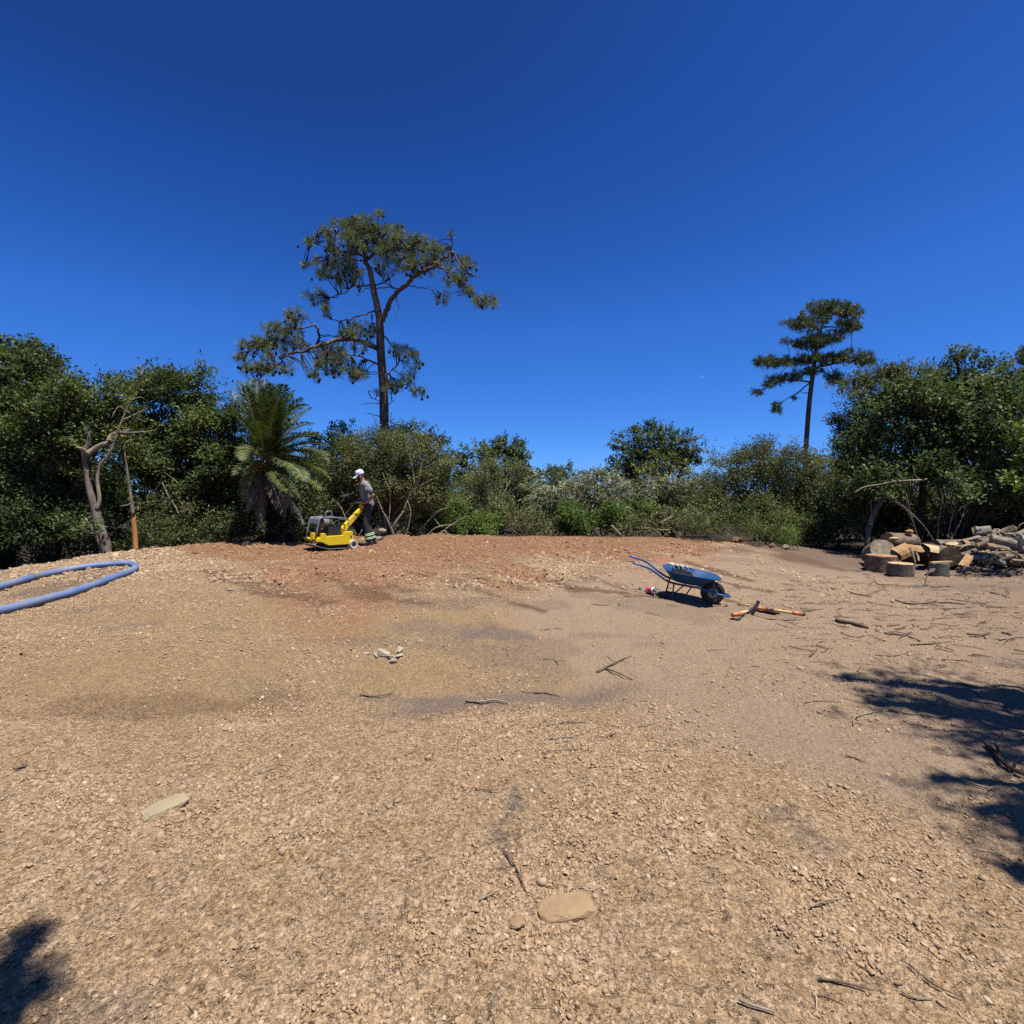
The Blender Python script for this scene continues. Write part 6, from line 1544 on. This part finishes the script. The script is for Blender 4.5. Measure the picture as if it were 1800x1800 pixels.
def worker():
    # local: X forward, Y to the person's left, Z up; he faces the machine
    p0 = Matrix.LocRotScale(comp.location, comp.rotation_euler, None) @ Vector((-1.03, .13, 0)); p0.x -= .14; p0.z = gz(p0.x, p0.y)
    A = R(180 + 22)
    V = Vector
    J = dict(pel=V((0, 0, .93)), sp=V((.03, 0, 1.10)), ch=V((.07, 0, 1.28)), up=V((.09, 0, 1.40)), nk=V((.115, 0, 1.49)), hd=V((.165, 0, 1.585)), ht=V((.175, 0, 1.675)))
    lh, lk, la, lt = V((0, .095, .90)), V((.07, .11, .50)), V((.0, .115, .10)), V((.15, .125, .035))
    rh, rk, ra, rt = V((0, -.095, .90)), V((.02, -.11, .49)), V((-.12, -.12, .10)), V((.03, -.135, .035))
    ls, le, lw, lp = V((.06, .20, 1.40)), V((-.09, .27, 1.14)), V((.055, .19, .995)), V((.115, .155, .975))
    rs, re, rw, rp = V((.12, -.19, 1.39)), V((.08, -.28, 1.13)), V((.27, -.20, .985)), V((.335, -.175, .97))
    vs, es, rd = [], [], []
    def add(p, r, par=None):
        vs.append(p); rd.append(r); i = len(vs) - 1
        if par is not None: es.append((par, i))
        return i
    pel = add(J['pel'], (.085, .085)); sp = add(J['sp'], (.075, .075), pel); ch = add(J['ch'], (.085, .085), sp); up = add(J['up'], (.075, .07), ch)
    nk = add(J['nk'], .052, up); hd = add(J['hd'], (.075, .088), nk); ht = add(J['ht'], (.055, .07), hd)
    for s_, e_, w_, p_, side in ((ls, le, lw, lp, 1), (rs, re, rw, rp, -1)):
        a = add(s_, .058, up); a2 = add(s_.lerp(e_, .55), .056, a); b = add(e_, .049, a2); b2 = add(e_.lerp(w_, .4), .048, b); c = add(w_, (.026, .030), b2); d = add(p_, (.022, .040), c)
        dirn = (p_ - w_).normalized(); sidev = Vector((0, 0, 1)).cross(dirn).normalized()
        across = V((0, side, 0)); down = V((0, 0, -1))
        # knuckle row runs along the bar; fingers curl forward and down round it
        for k, (o_, L_) in enumerate(((-.030, .030), (-.010, .034), (.011, .032), (.030, .025))):
            r0 = p_ + sidev * o_ * side + dirn * .012
            f0 = add(r0, .0095, d); f1 = add(r0 + dirn * L_, .0088, f0); f2 = add(r0 + dirn * (L_ + .010) + down * L_ * .9, .0082, f1); f3 = add(r0 + dirn * (L_ * .3) + down * (L_ * 1.35), .007, f2)
        th0 = w_.lerp(p_, .45) - sidev * side * .034 + down * .004
        t0 = add(th0, .012, c); t1 = add(th0 + dirn * .03 - sidev * side * .012 + down * .012, .0105, t0); t2 = add(th0 + dirn * .055 + down * .022, .009, t1)
    for h_, k_, a_, t_ in ((lh, lk, la, lt), (rh, rk, ra, rt)):
        i = add(h_, .07, pel); i2 = add(h_.lerp(k_, .5), .068, i); i3 = add(k_, .055, i2); i4 = add(k_.lerp(a_, .35), .052, i3); i5 = add(a_, .038, i4); i6 = add(t_, .033, i5)
    body = skin_mesh('person', vs, es, rd, SKIN)
    tag(body, 'person in white cap, grey T-shirt and dark work trousers steering the yellow compactor', 'person')
    body.location = p0; body.rotation_euler = (0, 0, A)
    # shirt
    vs, es, rd = [], [], []
    a0 = add(V((-.005, 0, .86)), (.160, .132)); a = add(V((-.005, 0, .95)), (.155, .128), a0); b = add(J['sp'], (.145, .120), a); c = add(J['ch'], (.160, .125), b); d = add(J['up'] + V((0, 0, .01)), (.125, .10), c); e = add(J['nk'] + V((-.008, 0, -.01)), (.072, .07), d)
    for s_, e_ in ((ls, le), (rs, re)):
        q = add(s_ + V((0, 0, .008)), .082, d); q2 = add(s_.lerp(e_, .45), .076, q); q3 = add(s_.lerp(e_, .70), .078, q2)
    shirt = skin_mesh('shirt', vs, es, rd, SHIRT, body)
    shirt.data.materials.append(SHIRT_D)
    for p in shirt.data.polygons:      # far shoulder and chest shade painted dark; same dark for sleeve hems
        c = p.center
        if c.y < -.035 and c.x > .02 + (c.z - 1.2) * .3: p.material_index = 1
    # hem cuffs
    for s_, e_ in ((ls, le), (rs, re)):
        mb = MB(); mb.tube([s_.lerp(e_, .69), s_.lerp(e_, .77)], [.066, .068], 14); mb.build('sleeve_cuff', SHIRT_D, body, smooth=True)
    em = MB(); em.lathe([(0, .0), (.034, -.002), (.036, -.008)], 18, 'y', (0, 0, 0)); o = em.build('chest_emblem', pm('emblem', (.78, .78, .76), (.7, .7, .68), 30, .8), body)
    best = min(shirt.data.vertices, key=lambda v: (v.co - V((.13, .30, 1.27))).length)
    nv = best.normal; o.rotation_mode = 'QUATERNION'; o.rotation_quaternion = nv.to_track_quat('Y', 'Z'); o.location = best.co + nv * .006
    # trousers
    vs, es, rd = [], [], []
    a = add(V((0, 0, .90)), (.142, .122)); w_ = add(V((.0, 0, 1.0)), (.138, .115), a)
    for h_, k_, an, sd in ((lh, lk, la, 1), (rh, rk, ra, -1)):
        i = add(h_ + V((0, .008 * sd, -.06)), .100, a); i2 = add(h_.lerp(k_, .55), .090, i); i3 = add(k_, .079, i2); i4 = add(k_.lerp(an, .3), .083, i3); i5 = add(k_.lerp(an, .65), .074, i4); i6 = add(an + V((0, 0, .02)), .072, i5)
    skin_mesh('trousers', vs, es, rd, TROU, body)
    for k_, an in ((lk, la), (rk, ra)):
        for f0, f1, m_ in ((.50, .92, BANDD), (.52, .56, REFL), (.60, .64, REFL), (.74, .775, REFL), (.81, .845, REFL)):
            r_ = .0765 if m_ is BANDD else .079
            mb = MB(); mb.tube([k_.lerp(an, f0 + .06), k_.lerp(an, f1 + .06)], r_, 18); mb.build('reflective_band' if m_ is REFL else 'ankle_band', m_, body, smooth=True)
    for an, tt in ((la, lt), (ra, rt)):
        vs, es, rd = [], [], []
        i = add(an + V((-.03, 0, .03)), .062); j = add(an + V((-.055, 0, -.05)), (.058, .056), i); k2 = add(an.lerp(tt, .55) + V((0, 0, -.012)), (.056, .050), j); l2 = add(tt + V((.045, 0, .008)), (.052, .042), k2)
        bt = skin_mesh('boot', vs, es, rd, BOOT, body)
        mb = MB(); mb.box(V((an.x + .035, (an.y + tt.y) / 2, .012)), (.25, .088, .030)); so_ = mb.build('sole', BLK, bt, bevel=.012)
    # head dressing
    hp = J['hd'] + V((.015, 0, .025))
    tilt = Euler((0, R(24), 0)).to_matrix().to_4x4()
    def placed(o, loc): o.data.transform(Matrix.Translation(loc) @ tilt); return o
    mb = MB(); prof = [(.098, 0), (.101, .025), (.097, .06), (.080, .095), (.05, .113), (.015, .119), (0, .12)]
    mb.lathe(prof, 24, 'z'); o = placed(mb.build('cap', CAPM, body, smooth=True), hp + V((-.005, 0, .03)))
    mb = MB(); n = 9; vs_ = []
    for i in range(n):
        a_ = R(-68 + 136 * i / (n - 1)); vs_.append((.098 * math.cos(a_), .095 * math.sin(a_), .012))
    for i in range(n):
        a_ = R(-68 + 136 * i / (n - 1)); vs_.append((.07 + .12 * math.cos(a_) ** .6, .085 * math.sin(a_), -.01 - .02 * abs(math.sin(a_))))
    vs_ += [(x, y, z - .006) for x, y, z in vs_]
    fs_ = [(i, i + 1, n + i + 1, n + i) for i in range(n - 1)] + [(2 * n + n + i, 2 * n + n + i + 1, 2 * n + i + 1, 2 * n + i) for i in range(n - 1)] + [(n + i, n + i + 1, 3 * n + i + 1, 3 * n + i) for i in range(n - 1)]
    mb.add(vs_, fs_); brim = placed(mb.build('brim', CAPM, o, smooth=False), hp + V((-.005, 0, .03)))
    vs, es, rd = [], [], []
    a = add(hp + V((-.045, 0, .01)), (.078, .068)); b = add(hp + V((-.058, 0, -.05)), (.066, .048), a); skin_mesh('hair', vs, es, rd, HAIR, body)
    vs, es, rd = [], [], []
    a = add(hp + V((.036, 0, -.088)), (.050, .036)); b = add(hp + V((-.004, .052, -.058)), .028, a); c = add(hp + V((-.004, -.052, -.058)), .028, a); skin_mesh('beard', vs, es, rd, HAIR, body)
    vs, es, rd = [], [], []
    a = add(hp + V((.080, 0, .005)), .011); b = add(hp + V((.100, 0, -.030)), .014, a); skin_mesh('nose', vs, es, rd, SKIN, body, sub=1)
    for s in (-1, 1):
        mb = MB(); mb.lathe([(0, -.012), (.010, -.008), (.013, 0), (.010, .008), (0, .012)], 10, 'y', hp + V((.070, s * .034, -.003))); mb.build('eye', HAIR, body, smooth=True)
        mb = MB(); mb.lathe([(0, -.01), (.018, -.006), (.026, .004), (.02, .010), (0, .004)], 12, 'y', hp + V((-.012, s * .086, -.025))); mb.build('ear', SKIN, body, smooth=True)
    mb = MB(); mb.tube([hp + V((.082, -.022, -.068)), hp + V((.090, 0, -.066)), hp + V((.082, .022, -.068))], .006, 6); mb.build('mouth', pm('lip', (.30, .10, .08), (.26, .09, .07), 20, .5), body, smooth=True)
    return body
worker()

# ------------------------------------------------------------------ trees just outside the frame that shade the near ground
def shade_tree(label, base, lob, r0, mat, **kw):
    b = Vector((base[0], base[1], gz(*base)))
    t = thing('overhanging_tree', label, 'tree', b, 'trees standing beside the viewer')
    o, n = crown_leaves('crown', lob, mat, t, **kw)
    mb = limbs_mb(b, lob, r0, 1, 5); tr = mb.build('trunk', BARK_D, t, smooth=True)
    for ch in (o, tr): ch.data.transform(Matrix.Translation(-b))
def over(u, v, h, rx, ry, rz):
    """lobe at height h whose sun shadow lands on the ground seen at (u, v)"""
    p = P(u, v); k = h / SUN.z
    return (Vector((p.x + SUN.x * k, p.y + SUN.y * k, p.z + h)), rx, ry, rz)
L1 = [over(1560, 1205, 7.6, .55, .45, .4), over(1640, 1200, 7.8, .7, .55, .45), over(1700, 1250, 7.4, .75, .5, .45), over(1770, 1240, 7.6, .8, .7, .5), over(1790, 1310, 7.2, .7, .5, .45), over(1620, 1250, 7.0, .5, .3, .35),
      over(1850, 1260, 7.5, 1.0, .9, .6), over(1900, 1330, 7.0, .9, .8, .6), over(1470, 1190, 7.8, .4, .22, .3), over(1540, 1235, 7.2, .35, .18, .25), over(1640, 1370, 6.8, .16, .10, .15), over(1720, 1430, 6.5, .30, .16, .2), over(1790, 1450, 6.6, .35, .25, .25), over(1800, 1390, 6.8, .4, .2, .25), over(1795, 1540, 6.2, .18, .16, .2), over(1740, 1330, 7.0, .3, .2, .25)]
L1 += [(Vector((x_, y_, z_)), 1.3, 1.2, .8) for x_, y_, z_ in ((7.6, 3.2, 6.6), (8.6, 2.2, 7.0), (9.8, 3.4, 6.2), (7.6, .6, 7.2), (9.0, -.6, 6.4))]  # unseen extra canopy added to block skylight from the shaded ground
shade_tree('leafy tree standing just beyond the right edge and casting dappled shade', (6.6, 2.2), L1, .18, L_MID, leaf=.07, dens=.25, rag=.5, per=7, inner=.4, clump=.10)
L2 = [over(38, 1652, 5.4, .05, .05, .06), over(12, 1690, 5.4, .05, .05, .06), over(62, 1632, 5.4, .03, .03, .04), over(20, 1765, 5.2, .10, .07, .09), over(-20, 1770, 5.3, .14, .12, .12), over(0, 1830, 5.2, .12, .1, .12)]
shade_tree('tree behind the viewer whose branch tip shades the lower left corner', (1.2, -3.2), L2, .09, L_MID, leaf=.045, dens=2.0, rag=.3, per=8, inner=.4, clump=.04, sprig=0)

# ------------------------------------------------------------------ faint day moon
def moon():
    bm = bmesh.new(); bmesh.ops.create_uvsphere(bm, u_segments=32, v_segments=20, radius=5.2)
    bmesh.ops.delete(bm, geom=[f for f in bm.faces if f.normal.dot(Vector((.25, -.55, .8))) < .45], context='FACES'); me = bpy.data.meshes.new('moon'); bm.to_mesh(me); bm.free()
    m = bpy.data.materials.new('moon_haze'); m.use_nodes = True; n = m.node_tree.nodes; l = m.node_tree.links
    for q in list(n):
        if q.type == 'BSDF_PRINCIPLED': n.remove(q)
    tr = n.new('ShaderNodeBsdfTransparent'); df = n.new('ShaderNodeBsdfDiffuse'); df.inputs[0].default_value = (.03, .03, .027, 1)
    ad = n.new('ShaderNodeAddShader'); l.new(tr.outputs[0], ad.inputs[0]); l.new(df.outputs[0], ad.inputs[1]); l.new(ad.outputs[0], n['Material Output'].inputs[0])
    o_ = link('moon', me, m, None, True); o_.location = at(1234, 666, 900)
    tag(o_, 'tiny faint daytime moon in the blue sky left of the right hand pine', 'moon')
moon()
